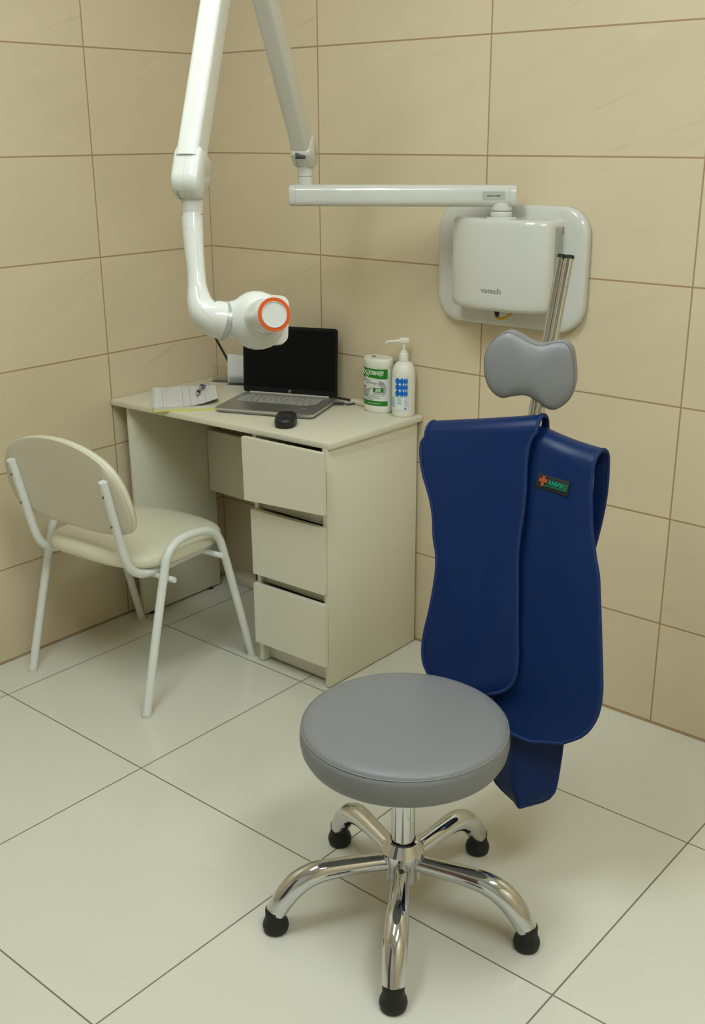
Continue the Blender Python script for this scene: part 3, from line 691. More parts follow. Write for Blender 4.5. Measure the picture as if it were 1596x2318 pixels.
bm = BM(); bm_text(bm, 'www.dezsredstva.ru', .0062, lambda x, y: W_(LX(832) + x, .0062 + y, .0008), width=LX(861) - LX(832)); bm_text(bm, '2', .0085, lambda x, y: W_(LX(826.5) + x, .0052 + y, .0008)); obj('address_print', bm, m_lwhite, lab, smooth=False)
bm = BM(); bm_text(bm, 'салфетки', .0080, lambda x, y: W_(LX(823.5) + x, .0745 + y, .0005), width=LX(839) - LX(823.5), shear=.25)
bm_text(bm, 'дезинфицирующие', .0088, lambda x, y: W_(LX(830) + x, .0655 + y + .002, .0005), width=LX(870) - LX(830), shear=.25)
bm_text(bm, 'салфеток', .0078, lambda x, y: W_(LX(844.5) + x, .0355 + y, .0006), width=LX(867) - LX(844.5))
for k, (x0, x1) in enumerate(((829, 868), (827, 852), (828, 862), (827, 846))): W_.rect(bm, LX(x0), LX(x1), .0310 - k * .0040, .0320 - k * .0040, .0005)
obj('grey_print', bm, m_ltxt, lab, smooth=False)
bm = BM(); W_.poly(bm, [(LX(828), .0590), (LX(829), .0520), (LX(826.5), .0500), (LX(825.8), .0580)], .0006); obj('red_print', bm, m_lred, lab)
bm = BM(); W_.poly(bm, [(LX(822.3), .0620), (LX(823.2), .0600), (LX(825.2), .0500), (LX(824.2), .0500)], .0006); obj('navy_print', bm, m_lblue, lab)

# ================================================================== pump bottle
bc = Vector((0.8615, -0.041, ZT)); br = .0350
bot = thing('pump_bottle', 'white pump bottle of hand sanitizer with blue-dotted label at the right end of the desk', 'pump bottle', bc)
bm = BM(); bm_lathe(bm, [(0, 0.0011), (br * .90, 0.0000), (br * .97, 0.0033), (br, 0.0099), (br, 0.126), (br * .985, 0.134), (br * .93, 0.144), (br * .82, 0.1535), (br * .66, 0.1610), (br * .42, 0.1655), (br * .36, 0.1665)], bc, 56); body = obj('body', bm, m_tub, bot)
bm = BM(); bm_lathe(bm, [(.0138, 0.1665), (.0140, 0.1675), (.0140, 0.188), (.0130, 0.190), (.0105, 0.1906), (.0102, 0.1965), (.0075, 0.197), (.0046, 0.198), (.0042, 0.216), (.0062, 0.2205)], bc, 32); obj('pump', bm, m_tub, bot)
hd = -CR.copy(); hd.z = 0; hd.normalize(); hn = Vector((-hd.y, hd.x, 0))
bm = BM(); rings = []
for s_, k, z in ((.9, 0, 0.2205), (1, 0, 0.2222), (1, 0, 0.2325), (.9, 0, 0.2350)):
    rings.append([bc + hd * (x * s_ - .001) + hn * y * s_ + Vector((0, 0, z)) for x, y in supell(.0155, .0095, 2.3, 32)])
bm_loft(bm, rings)
bm_tube(bm, smooth_path([bc + hd * .012 + Vector((0, 0, 0.2265)), bc + hd * .030 + Vector((0, 0, 0.2250)), bc + hd * .050 + Vector((0, 0, 0.2235)), bc + hd * .053 + Vector((0, 0, 0.2180))], 5), [.0045, .0034, .0028, .0026], 12)
obj('nozzle', bm, m_tub, bot)
vth = math.atan2(CP.y - bc.y, CP.x - bc.x)
B_ = Wrap(bc, br, br, vth - math.radians(95), vth + math.radians(25), ZT + .0225, ZT + .125)
bw, bh = B_.w, B_.h; X0 = math.radians(95) * br
def bx(phi): return X0 + math.radians(phi) * br
bm = BM(); B_.rect(bm, 0, bw, 0, bh); blab = obj('label', bm, mat('bottle_label_white', (0.74, 0.76, 0.72), .4), bot)
bm = BM()
B_.rect(bm, 0, bw, bh - .0008, bh, .0003); B_.rect(bm, 0, bw, 0, .0008, .0003); B_.rect(bm, bw - .0007, bw, 0, bh, .0003)
for k in range(9): B_.rect(bm, bx(-88), bx(-42 - 4 * (k % 3)), .008 + .0034 * k, .0105 + .0034 * k, .0003)
for k in range(6): B_.rect(bm, bx(-32), bx(-6 - 3 * (k % 2)), .0185 + .0034 * k, .0208 + .0034 * k, .0003)
for k in range(8): B_.rect(bm, bx(4), bx(21), .0115 + .0033 * k, .0138 + .0033 * k - .0008 * (k % 2), .0003)
obj('pale_print', bm, m_lb, blab)
bm = BM()
for r_ in range(3):
    for phi, wd in ((-30, 13.5), (-8.5, 9.2), (5.5, 5.2), (13.5, 3.0), (18.5, 1.7)):
        B_.ell(bm, bx(phi), bh - .0135 - .0186 * r_, math.radians(wd) * br, .0094, .0005)
B_.ell(bm, bx(9), .0058, .0028, .0028, .0004)
obj('blue_dots', bm, m_dot, blab)
bm = BM(); B_.rect(bm, 0, bx(21), .0405, .0412, .0005); obj('green_line', bm, m_lgreen, blab)

# ================================================================== wall unit of the x-ray arm
uc = Vector((1.205, -0.03, 1.22))
xray = thing('dental_xray_unit', 'white wall-mounted dental x-ray unit with folding arm and orange-ringed tube head', 'x-ray unit', (1.205, 0, 1.05))
def ux(x, y, z): return Vector((x, y, z))
pw, ph = .2325, .1625; pcx, pcz = 1.2025, 1.2215
def pring(s, y, r=.075, sk=0.0):
    return [Vector((pcx + a * s, y, pcz + b * s)) for a, b in rrect(pw, ph, r, 10)]
bm = BM(); bm_loft(bm, [pring(.985, -.001), pring(1.0, -.006), pring(1.0, -.020), pring(.992, -.026), pring(.965, -.0305), pring(.90, -.032), pring(.5, -.033)]); obj('wall_plate', bm, m_white, xray, angle=60)
# box with a bulged front
BX0, BX1, BZ0, BZ1 = 1.066, 1.372, 1.128, 1.352
def fy(x):
    t = (x - (BX0 + BX1) / 2) / ((BX1 - BX0) / 2); return -.092 - .048 * math.sqrt(max(0, 1 - (abs(t)) ** 2.6 * .98))
def boxring(z, s):
    cx = (BX0 + BX1) / 2; hw = (BX1 - BX0) / 2 * s; out = []
    n = 30
    for k in range(n + 1):
        t = -1 + 2 * k / n; t = math.sin(t * PI / 2)
        y = -.0325 - (.055 + .052 * math.sqrt(max(0, 1 - abs(t) ** 2.4))) * s
        out.append(Vector((cx + hw * t, y, z)))
    out.append(Vector((cx + hw, -.0325, z))); out.append(Vector((cx - hw, -.0325, z)))
    return out
def fyy(x):
    t = (x - (BX0 + BX1) / 2) / ((BX1 - BX0) / 2); return -.0325 - (.055 + .052 * math.sqrt(max(0, 1 - abs(t) ** 2.4)))
bm = BM(); bm_loft(bm, [boxring(BZ0 - .012, .90), boxring(BZ0 - .006, .965), boxring(BZ0, .99), boxring(BZ0 + .012, 1), boxring(BZ1 - .016, 1), boxring(BZ1 - .006, .985), boxring(BZ1 - .001, .955), boxring(BZ1, .92)]); cab = obj('control_box', bm, m_white, xray, angle=50)
tp = atY(1088, 661, -.139); 
bm = BM(); bm_text(bm, 'vatech', .021, lambda x, y: Vector((tp.x + x, fyy(tp.x + x) - .0004, tp.z + y - .001)), width=.062, offset=.0003); obj('logo', bm, m_txtg, cab, smooth=False)
# side sticker, rocker switch
bm = BM(); bm_grid(bm, [[Vector((BX1 + .0006, y, z)) for y in (-.078, -.038)] for z in (1.215, 1.335)]); stk = obj('sticker', bm, m_sticker, cab)
bm = BM()
for k, (y, z0, z1) in enumerate(((-.074, 1.228, 1.270), (-.070, 1.290, 1.322), (-.063, 1.225, 1.30), (-.058, 1.230, 1.325), (-.050, 1.225, 1.325), (-.045, 1.24, 1.31))):
    bm_grid(bm, [[Vector((BX1 + .0010, y + d, z)) for d in (0, .003)] for z in (z0, z1)])
bm_grid(bm, [[Vector((BX1 + .0012, y, z)) for y in (-.044, -.041)] for z in (1.222, 1.265)])
obj('fine_print', bm, m_lswirl, stk)
bm = BM(); bm_grid(bm, [[Vector((BX1 + .0011, y, z)) for y in (-.044, -.040)] for z in (1.315, 1.333)]); obj('red_mark', bm, m_lred, stk)
bm = BM(); bm.faces.new([bm.verts.new((BX1 + .0011, -.075, 1.330)), bm.verts.new((BX1 + .0011, -.075, 1.323)), bm.verts.new((BX1 + .0011, -.069, 1.3265))]); obj('yellow_mark', bm, m_ycable, stk)
bm = BM(); bm_box(bm, (BX1 - .002, -.066, 1.180), (BX1 + .003, -.046, 1.207), .001); obj('power_switch', bm, m_black, cab)
# plug and cable beneath
pc = Vector((atY(1125, 700, -.07).x, -.07, BZ0 - .012))
bm = BM(); bm_tube(bm, [pc + Vector((0, 0, .004)), pc - Vector((0, 0, .006))], .0055, 14); obj('socket', bm, m_steel, xray)
bm = BM(); bm_tube(bm, [pc - Vector((0, 0, .006)), pc - Vector((0, 0, .014)), pc - Vector((-.001, 0, .026))], [.0075, .0072, .0042], 14); plug = obj('plug', bm, m_black, xray)
q = pc + Vector((.001, 0, -.026))
bm = BM(); bm_tube(bm, smooth_path([q + Vector((0, 0, .004)), q + Vector((.006, 0, -.003)), q + Vector((.020, .004, -.001)), q + Vector((.033, .010, .008)), q + Vector((.042, .020, .018))], 6), .0036, 10); obj('cable', bm, m_ycable, xray)
# pivot and horizontal arm
ZA = 1.408
pv = Vector((atY(1135, 486, -.088).x, -.088, 0))
A_l = atZ(657, 441, ZA + .001); A_l = Vector((A_l.x, A_l.y, ZA)); 
ad_ = Vector((A_l.x - pv.x, A_l.y - pv.y, 0)).normalized(); A_r = Vector((pv.x, pv.y, ZA)) - ad_ * .038
an = Vector((-ad_.y, ad_.x, 0))
bm = BM(); bm_lathe(bm, [(.036, BZ1 - .003), (.036, BZ1 + .001), (.0335, BZ1 + .0035)], (pv.x, pv.y, 0), 40, sx=1.15); obj('pivot_flange', bm, m_white, xray)
bm = BM(); bm_lathe(bm, [(.0275, BZ1 + .003), (.0285, BZ1 + .006), (.0285, BZ1 + .017), (.0275, BZ1 + .0182)], (pv.x, pv.y, 0), 40); obj('pivot_collar', bm, m_white, xray)
bm = BM(); bm_lathe(bm, [(.0265, BZ1 + .017), (.0265, BZ1 + .0205)], (pv.x, pv.y, 0), 40); obj('joint_gap', bm, m_groove, xray)
bm = BM(); bm_lathe(bm, [(.0282, BZ1 + .0200), (.0285, BZ1 + .023), (.027, ZA - .020), (.016, ZA - .010), (.010, ZA - .008)], (pv.x, pv.y, 0), 40); obj('pivot_cap', bm, m_white, xray)
def armring(c, e_n, e_u, w_, h_, r_, n=5): return [c + e_n * a + e_u * b for a, b in rrect(w_, h_, r_, n)]
UZ = Vector((0, 0, 1)); alen = (A_r - A_l).length; ahw, ahh = .0250, .0280
bm = BM(); rings = []
for s_, k in ((-.000, .90), (.002, .98), (.005, 1.0), (.018, 1.0)): rings.append(armring(A_l - ad_ * s_, an, UZ, ahw * k, ahh * k, .019 * k))
for s_, k in ((.018, 1.0), (.005, 1.0), (.002, .98), (.000, .90)): rings.append(armring(A_r + ad_ * s_, an, UZ, ahw * k, ahh * k, .019 * k))
bm_loft(bm, rings); harm = obj('horizontal_arm', bm, m_white, xray, angle=50)
side = -an if (-an).dot(CP - A_r) > 0 else an
bm = BM(); s0 = A_r + ad_ * .030 + side * (ahw + .0005)
def st(x, z, o=0): return s0 + ad_ * (.058 - x) + side * o + Vector((0, 0, z))
bm_grid(bm, [[st(0, z) for z in (-.009, .012)], [st(.058, z) for z in (-.009, .012)]]); ss = obj('sticker', bm, m_sticker, harm)
bm = BM(); bm_text(bm, 'A26BUGTY-0104784', .005, lambda x, y: st(.012 + x, y - .0005, .0004), width=.034, offset=.00012); obj('serial_print', bm, m_black, ss, smooth=False)
for P_, sgn in ((A_l, -1), (A_r, 1)):
    bm = BM(); bm_tube(bm, armring(P_ + ad_ * .0185 * sgn, an, UZ, ahw + .0001, ahh + .0001, .019), .0004, 5, closed=True); obj('cap_seam', bm, m_panel_line, harm)
# first knuckle on the arm's far end
K1 = atZ(693, 441, ZA); K1 = Vector((K1.x, K1.y, 0))
K3 = atD(435, 462, 2.15)
pl = Vector((K3.x - K1.x, K3.y - K1.y, 0)).normalized(); pn = Vector((-pl.y, pl.x, 0))     # folding plane and its normal
def inpl(px, py): return onplane(px, py, (K1.x, K1.y, 0), pn)
bm = BM(); bm_lathe(bm, [(.0215, ZA + .020), (.0215, ZA + .0475)], K1, 36); obj('knuckle_base', bm, m_white, xray)
bm = BM(); bm_lathe(bm, [(.0209, ZA + .0475), (.0209, ZA + .0485)], K1, 36); obj('joint_gap', bm, m_groove, xray)
bm = BM(); bm_lathe(bm, [(.0215, ZA + .0485), (.0215, ZA + .066), (.019, ZA + .080), (.010, ZA + .092)], K1, 36); obj('knuckle_neck', bm, m_white, xray)
# folding arms
a2b = inpl(690, 352); a2d = (inpl(601, 0) - a2b).normalized()
a3b = inpl(427, 398); a3d = (inpl(488, 0) - a3b).normalized()
def par(P): return Vector(((P - K1).dot(pl), P.z))
p2, d2 = par(a2b), Vector(((a2d).dot(pl), a2d.z)); p3, d3 = par(a3b), Vector((a3d.dot(pl), a3d.z))
det = d2.x * -d3.y + d3.x * d2.y; r_ = p3 - p2; t2 = (r_.x * -d3.y + d3.x * r_.y) / det
EL = a2b + a2d * t2
def foldarm(name, P, d, end, hw, hh2, m):
    e_u = pn.cross(d).normalized(); bm = BM(); rings = []
    n = 4
    L = (end - P).length
    for s_ in (0.0, L): rings.append(armring(P + d * s_, pn, e_u, hw, hh2, .011, 5))
    bm_loft(bm, rings); return obj(name, bm, m, xray, angle=50)
foldarm('inner_arm', a2b + a2d * .03, a2d, EL, .0235, .0310, m_white)
foldarm('outer_arm', a3b + a3d * .03, a3d, EL, .0230, .0310, m_white)
bm = BM(); bm_tube(bm, [EL - pn * .034, EL - pn * .031, EL + pn * .031, EL + pn * .034], [.040, .043, .043, .040], 36); obj('elbow_joint', bm, m_white, xray, angle=50)
def knuckle(name, P, d, topL, botr, hw, hole=False):
    """housing: wraps the arm above, round boss below; drawn in the folding plane and widened"""
    e_u = pn.cross(d).normalized()
    prof = []
    H = .0345
    for k in range(15):
        a = PI * k / 14 + 0.0; prof.append(-d * (math.sin(a) * botr) + e_u * (math.cos(a) * botr))
    prof += [d * topL * .45 - e_u * (H + .002), d * topL - e_u * H, d * (topL + .006) + e_u * H * .0, d * topL + e_u * H, d * topL * .45 + e_u * (H + .002)]
    prof = smooth_path(prof, 3, closed=True)
    bm = BM(); bm_loft(bm, [[P + pn * o + v * k for v in prof] for o, k in ((-hw, .86), (-hw + .004, .95), (-hw + .010, .99), (-hw + .016, 1), (hw - .016, 1), (hw - .010, .99), (hw - .004, .95), (hw, .86))])
    o = obj(name, bm, m_white, xray, angle=60)
    bm = BM(); bm_tube(bm, [P + v * 1.0005 for v in prof], .00035, 5, closed=True); obj('housing_seam', bm, m_panel_line, o)
    return o
kk = knuckle('knuckle_housing', inpl(690, 350), a2d, .040, .034, .0275)
# dark cable opening on the first knuckle
fr_ = Matrix((CR, CU, _f)).transposed()
hp = hit(kk, 680.5, 350.5); bm = BM(); bm_box(bm, (-.0125, -.0095, -.0010), (.0125, .0085, .006), .0025)
for v in bm.verts: v.co = hp + fr_ @ v.co
obj('cable_opening', bm, m_black, kk)
kn = knuckle('knuckle_housing', inpl(430, 410), a3d, .058, .036, .0275)
surf_line('fork_gap', kn, [(401, 433), (403, 440), (407, 447), (411, 453)], .0007, m_groove)
surf_line('fork_gap', kn, [(435, 448), (440, 453), (446, 455), (454, 454)], .0005, m_panel_line)
surf_line('fork_gap', kn, [(402, 432.5), (414, 432), (427, 432), (432, 438), (436, 449)], .0003, m_panel_line)
surf_line('fork_gap', kk, [(669, 345), (668, 356), (671, 366), (676, 376)], .0006, m_groove)
surf_line('fork_gap', kk, [(691, 357), (694, 366), (698, 375), (706, 380)], .0005, m_panel_line)
# swivel below the second knuckle
KZ = inpl(435, 470)
bm = BM(); bm_lathe(bm, [(.012, .040), (.0175, .030), (.0212, .018), (.0215, -.0155)], inpl(435, 469), 36); obj('swivel_neck', bm, m_white, xray)
bm = BM(); bm_lathe(bm, [(.0214, -.0002), (.0217, .0004), (.0217, .0014), (.0214, .002)], inpl(435, 486), 36); obj('joint_gap', bm, m_groove, xray)
# curved gooseneck to the head
DH = (inpl(435, 486) - CP).dot(_f)
cpts = [(435, 487, 24.5), (436.5, 520, 24), (440, 570, 22), (444.5, 615, 20.5), (447, 650, 22), (452, 683, 29), (464, 707, 37), (484, 720, 42), (504, 725.5, 43.5)]
path = smooth_path([atD(x, y, DH + dd) for (x, y, r), dd in zip(cpts, (0, 0, 0, 0, 0, 0, .001, .0045, .011))], 6)
bm = BM(); bm_tube(bm, path, [r * DH / CF for x, y, r in cpts], 32); goose = obj('gooseneck', bm, m_white, xray, angle=60)
ndir = (path[-1] - path[-3]).normalized()
sl = [(412.5, 515), (428, 517), (440, 528), (446, 560), (449, 610), (450, 655), (454, 690), (466, 710), (482, 724), (494, 745)]
fr = [14, 15, 19, 20.3, 20, 20, 22, 34, 40, 38]
surf_line('panel_seam', goose, sl, .0004, m_panel_line)
RC = path[-1]; rg = 44 * DH / CF
bm = BM(); bm_lathe(bm, [(rg * .98, -.001), (rg * 1.004, 0), (rg * 1.004, .0085), (rg * .98, .0095)], RC, 48, axis=ndir); ring = obj('scale_ring', bm, m_scale, xray)
ez = ndir; ex = (Vector((0, 0, 1)).cross(ez)).normalized(); ey = ez.cross(ex)
bm = BM()
for k in range(36):
    a = 2 * PI * k / 36; n_ = ex * math.cos(a) + ey * math.sin(a); t_ = ez.cross(n_)
    c_ = RC + n_ * (rg * 1.004 + .0003); ln = .004 if k % 2 else .0065
    bm_grid(bm, [[c_ + ez * .0015 - t_ * .0003, c_ + ez * .0015 + t_ * .0003], [c_ + ez * ln - t_ * .0003, c_ + ez * ln + t_ * .0003]])
obj('tick_marks', bm, m_seamd, ring, smooth=False)
# tube head
HC = atD(575, 724.5, DH + .014)
hx = ndir; cone = (CR * .33 - _f * .93 - CU * .10).normalized()
def basis(v): return v
bm = BM(); hr = DH / CF
rings = []; e1 = CR; e2 = CU; e3 = _f
prof = [(-62, 41), (-54, 42.5), (-46, 44.5), (-38, 49), (-28, 57), (-14, 64.5), (2, 67.5), (20, 66), (38, 60), (52, 50), (62, 38), (69, 22), (72, 6)]
for s_, r_ in prof:
    c_ = HC + e1 * (s_ * hr) + e2 * (-.02 * s_ * hr)
    rings.append([c_ + (e2 * math.cos(2 * PI * k / 40) * (1.0 if math.cos(2 * PI * k / 40) < 0 else .98) + e3 * math.sin(2 * PI * k / 40) * .86) * (r_ * hr) for k in range(40)])
bm_loft(bm, rings); head = obj('tube_head', bm, m_white, xray, angle=80)
surf_line('lower_seam', head, [(520, 775), (538, 783), (560, 787), (590, 785), (618, 772)], .0004, m_panel_line)
# rear cover behind the head
RCn = atD(592, 726, DH + .060)
bm = BM(); rings = []
nb3 = (-cone)
bu = CU - nb3 * CU.dot(nb3); bu.normalize(); br_ = nb3.cross(bu)
for s_, o_ in ((.95, -.055), (1.0, -.040), (1.0, -.004), (.96, .008), (.86, .014)):
    rings.append([RCn + br_ * (a * s_) * -1 + bu * (b * s_) + nb3 * o_ for a, b in rrect(.044, .050, .018, 6)])
bm_loft(bm, rings); obj('rear_cover', bm, m_white, xray, angle=60)
# cone with orange ring
CC = atD(620.5, 712, DH - .105)
cr = 39.5 * (DH - .105) / CF
bm = BM(); bm_lathe(bm, [(cr * 1.10, -.098), (cr * 1.08, -.070), (cr * 1.02, -.060), (cr * 1.0, -.055), (cr * 1.0, -.001), (cr * .985, 0), (cr * .95, 0)], CC, 64, axis=cone); cn = obj('cone', bm, m_white, xray, angle=40)
bm = BM(); bm_tube(bm, [CC - cone * .060 + (lambda a: (ex2 * math.cos(a) + ey2 * math.sin(a)) * cr * 1.022)(2 * PI * k / 48) for k in range(48)] if False else [CC - cone * .0605 + (bu * math.cos(2 * PI * k / 48) + br_ * math.sin(2 * PI * k / 48)) * cr * 1.025 for k in range(48)], .0005, 5, closed=True); obj('cone_seam', bm, m_panel_line, cn)
def annulus(bm, r0, r1, h0, h1, n=64):
    rr_ = []
    for r_, h_ in ((r0, h0), (r0, h1), (r1, h1), (r1, h0)): rr_.append([CC + cone * h_ + (bu * math.cos(2 * PI * k / n) + br_ * math.sin(2 * PI * k / n)) * r_ for k in range(n)])
    V_ = [[bm.verts.new(p) for p in r] for r in rr_]
    for i in range(4):
        A, B = V_[i], V_[(i + 1) % 4]
        for k in range(n): bm.faces.new((A[k], A[(k + 1) % n], B[(k + 1) % n], B[k]))
bm = BM(); annulus(bm, cr * .745, cr * .965, -.0004, .0012); obj('orange_ring', bm, m_orange, cn)
bm = BM(); annulus(bm, cr * .72, cr * .748, -.0004, .0022); obj('inner_rim', bm, m_white, cn)
bm = BM(); bm_lathe(bm, [(cr * .725, .0002), (cr * .725, .0008), (0, .0008)], CC, 64, axis=cone); obj('cone_cap', bm, m_cone, cn)

# ================================================================== stool with headrest
SC = Vector((1.657, -1.060, 0))
stool = thing('examination_stool', 'round grey vinyl stool with chrome five-legged base and tall headrest', 'stool', SC)
bm = BM(); bm_lathe(bm, [(0, .386), (.178, .386), (.190, .388), (.199, .394), (.2065, .408), (.2095, .425), (.2090, .443), (.2060, .454)], SC, 96); st_ = obj('seat', bm, m_vinyls, stool, angle=80)
bm = BM(); bm_lathe(bm, [(.2060, .4545), (.2040, .459), (.197, .4635), (.182, .4665), (.14, .4685), (.07, .4695), (0, .470)], SC, 96); obj('seat_top', bm, m_vinyl, stool, angle=80)
bm = BM(); bm_tube(bm, [SC + Vector((.2062 * math.cos(a), .2062 * math.sin(a), .4545)) for a in [2 * PI * k / 120 for k in range(120)]], .0009, 6, closed=True); obj('seat_piping', bm, m_seam, stool)
bm = BM(); bm_lathe(bm, [(.0245, .17), (.0245, .386)], SC, 40); obj('column', bm, m_chrome, stool)
bm = BM(); bm_lathe(bm, [(.034, .092), (.0385, .094), (.0385, .128), (.0455, .150), (.0450, .160), (.0320, .181), (.0270, .1825), (.0256, .177)], SC, 40); obj('hub', bm, m_chrome, stool, angle=25)
FOOTR = .283
for k in range(5):
    a = math.radians(-55.8 + 72 * k); d_ = Vector((math.cos(a), math.sin(a), 0))
    pts = [(.028, .132), (.08, .1325), (.14, .1320), (.185, .1275), (.222, .1090), (.249, .0800), (.270, .0460)]
    pt = smooth_path([SC + d_ * r + Vector((0, 0, z)) for r, z in pts], 6)
    bm = BM(); bm_tube(bm, pt, [.0180, .0188, .0208, .0235, .0250, .0240, .0215], 24, up=d_.cross(UZ)); lg = obj('leg', bm, m_chrome, stool, angle=50)
    bm = BM(); bm_lathe(bm, [(0, .0), (.019, .0), (.0255, .004), (.0275, .013), (.0262, .021), (.0225, .030), (.0212, .036), (.0212, .052), (.018, .057), (0, .057)], SC + d_ * (FOOTR - .012), 32); obj('rubber_foot', bm, m_rubber, lg)
# headrest posts (a pair of slanted tubes)
def rod(xp, top, low):
    A = atX(*top, xp); B = atX(*low, xp); d_ = (B - A).normalized(); k = (A.z - .36) / -d_.z
    return A, A + d_ * k
rods = []
for xp, top, low in ((1.666, (1271, 584), (1199, 972)), (1.6890, (1289, 586), (1216, 972))):
    A, B = rod(xp, top, low); rods.append((A, B)); d_ = (A - B).normalized()
    bm = BM(); bm_tube(bm, [A, B], .0088, 28); po = obj('headrest_post', bm, m_rod, stool)
    bm = BM(); bm_tube(bm, [A, A + d_ * .0065, A + d_ * .0075], [.0094, .0094, .0082], 24); obj('post_cap', bm, m_black, po)
mid = (rods[0][1] + rods[1][1]) / 2
bm = BM(); bm_hex(bm, [SC + Vector((-.005, .03, .374)), SC + Vector((.035, .03, .374)), mid + Vector((.02, .012, .014)), mid + Vector((-.02, .012, .014))], [SC + Vector((-.005, .03, .385)), SC + Vector((.035, .03, .385)), mid + Vector((.02, .012, .025)), mid + Vector((-.02, .012, .025))], .002); obj('post_bracket', bm, m_black, stool)
# backrest bar the apron hangs over
def rodc(z):
    A = (rods[0][0] + rods[1][0]) / 2; B = (rods[0][1] + rods[1][1]) / 2; return B + (A - B) * ((z - B.z) / (A.z - B.z))
# headrest cushion
hn_ = Vector((math.cos(math.radians(-70)), math.sin(math.radians(-70)), 0.0)); h0 = rodc(1.115) + hn_ * .072
ho = [(1096, 842), (1099, 800), (1118, 770), (1147, 754), (1172, 761), (1200, 777), (1226, 783), (1255, 777), (1277, 778), (1292, 796), (1298, 832), (1298, 872), (1286, 905), (1262, 925), (1240, 926), (1213, 907), (1188, 895), (1160, 897), (1132, 900), (1107, 878)]
hpts = smooth_path([onplane(x, y, h0, hn_) for x, y in ho], 5, closed=True)
hc_ = onplane(1198, 842, h0, hn_)
def hring(s, o): return [hc_ + (p - hc_) * s - hn_ * o for p in hpts]
bm = BM(); bm_loft(bm, [hring(.002, -.012), hring(.3, -.0115), hring(.6, -.009), hring(.85, -.005), hring(.96, -.001), hring(1.0, .003)], cap1=False); obj('headrest_face', bm, m_vinyl, stool, angle=80)
bm = BM(); bm_loft(bm, [hring(1.0, .0032), hring(1.018, .010), hring(1.022, .024), hring(1.01, .040), hring(.96, .050), hring(.84, .055), hring(.4, .057), hring(.002, .057)], cap0=False); obj('headrest_shell', bm, m_vinyls, stool, angle=80)
bm = BM(); bm_tube(bm, hring(1.003, .0032), .0007, 6, closed=True); obj('headrest_piping', bm, m_seamd, stool)
bb = rodc(.93)
bm = BM(); bm_box(bm, (1.585, bb.y - .022, .855), (1.835, bb.y - .002, .945), .008, 3); obj('backrest', bm, m_vinyls, stool)
bm = BM(); bm_box(bm, (bb.x - .03, bb.y - .0015, .88), (bb.x + .03, bb.y + .020, .92), .002); obj('backrest_clamp', bm, m_black, stool)

# ================================================================== lead apron
ap = thing('lead_apron', 'blue protective x-ray apron with dark blue binding, draped over the stool back', 'apron', (1.70, -0.78, 0.10))
def interp_poly(pts, n):
    P = smooth_path([(x, y, 0) for x, y in pts], 6); L = [0]
    for a, b in zip(P, P[1:]): L.append(L[-1] + (b - a).length)
    t = np.linspace(0, L[-1], n); return list(zip(np.interp(t, L, [p.x for p in P]), np.interp(t, L, [p.y for p in P])))
def flap(name, left, right, P0, az, arch, backlen, folds, m, nu=26, nv=44, thick=.005, tilt=0.0):
    """left/right: outline from top to bottom; hangs in the vertical plane through P0 whose horizontal runs along az"""
    e = Vector((math.cos(az), math.sin(az), 0)); n = Vector((e.y, -e.x, 0)); npl = n + Vector((0, 0, tilt))      # n points to the front
    Lp = interp_poly(left, nv); Rp = interp_poly(right, nv)
    rows = []
    for j in range(nv):
        a = onplane(*Lp[j], P0, npl); b = onplane(*Rp[j], P0, npl); row = []
        for i in range(nu):
            u = i / (nu - 1); row.append(a.lerp(b, u) + n * folds(u, j / (nv - 1)))
        rows.append(row)
    top = []
    K = 8
    if arch:
        for k in range(K, 0, -1):
            t = PI * k / K; top.append([p - n * (arch * (1 - math.cos(t))) + Vector((0, 0, arch * .9 * math.sin(t))) for p in rows[0]])
        nb = 14
        for k in range(nb, 0, -1):
            top.insert(nb - k, [p - n * (2 * arch + .0) + Vector((0, 0, -backlen * k / nb)) + n * (-.004 * math.sin(6 * k / nb)) + (rows[0][0] - p) * .16 * (k / nb) ** 2.5 for p in rows[0]])
    allr = top + rows
    bm = BM(); bm_grid(bm, allr)
    o = obj(name, bm, m, ap, angle=85)
    sm = o.modifiers.new('thick', 'SOLIDIFY'); sm.thickness = thick; sm.offset = 0
    edge = [r[0] for r in allr] + allr[-1][1:-1] + [r[-1] for r in allr[::-1]]
    if not arch: pass
    else: edge = edge + allr[0][1:-1][::-1]
    ed = [edge[i] for i in range(len(edge)) if i == 0 or (edge[i] - edge[i - 1]).length > 1e-4]
    return o, ed, (e, n, rows)
def binding(ed, parent, n, r=.0043, closed=True, wide=1.9):
    bm = BM(); bm_tube(bm, ed, r, 10, closed=closed); obj('binding', bm, m_bluet, parent, angle=80)
zt_ = .955
# front panel, left
FL_ = [(962, 990), (953, 1004), (953, 1035), (960, 1075), (975, 1122), (984, 1168), (986, 1215), (992, 1255), (989, 1305), (976, 1375), (962, 1432), (957, 1475), (962, 1508), (982, 1540), (1020, 1562), (1075, 1574)]
FR_ = [(1216, 976), (1203, 994), (1195, 1022), (1191, 1060), (1189, 1110), (1184, 1160), (1176, 1210), (1170, 1260), (1169, 1310), (1167, 1370), (1165, 1440), (1164, 1500), (1160, 1535), (1148, 1560), (1128, 1573), (1095, 1577)]
TILT = (rodc(.95).y - rodc(.45).y) / .5
P0L = Vector((1.70, rodc(.95).y - .050, .95))
def foldL(u, v): return .008 * math.sin(3.0 * v + 2 * u) + .006 * math.sin(5 * u + 7 * v) * v - .012 * (u - .5) ** 2 + .0022 * math.sin(46 * v) * max(0, v - .72) * 3 * u
fo, ed, (eL, nL, rowsL) = flap('front_panel', FL_, FR_, P0L, math.radians(9), .030, .10, foldL, m_blue, tilt=TILT)
binding(ed, fo, nL)
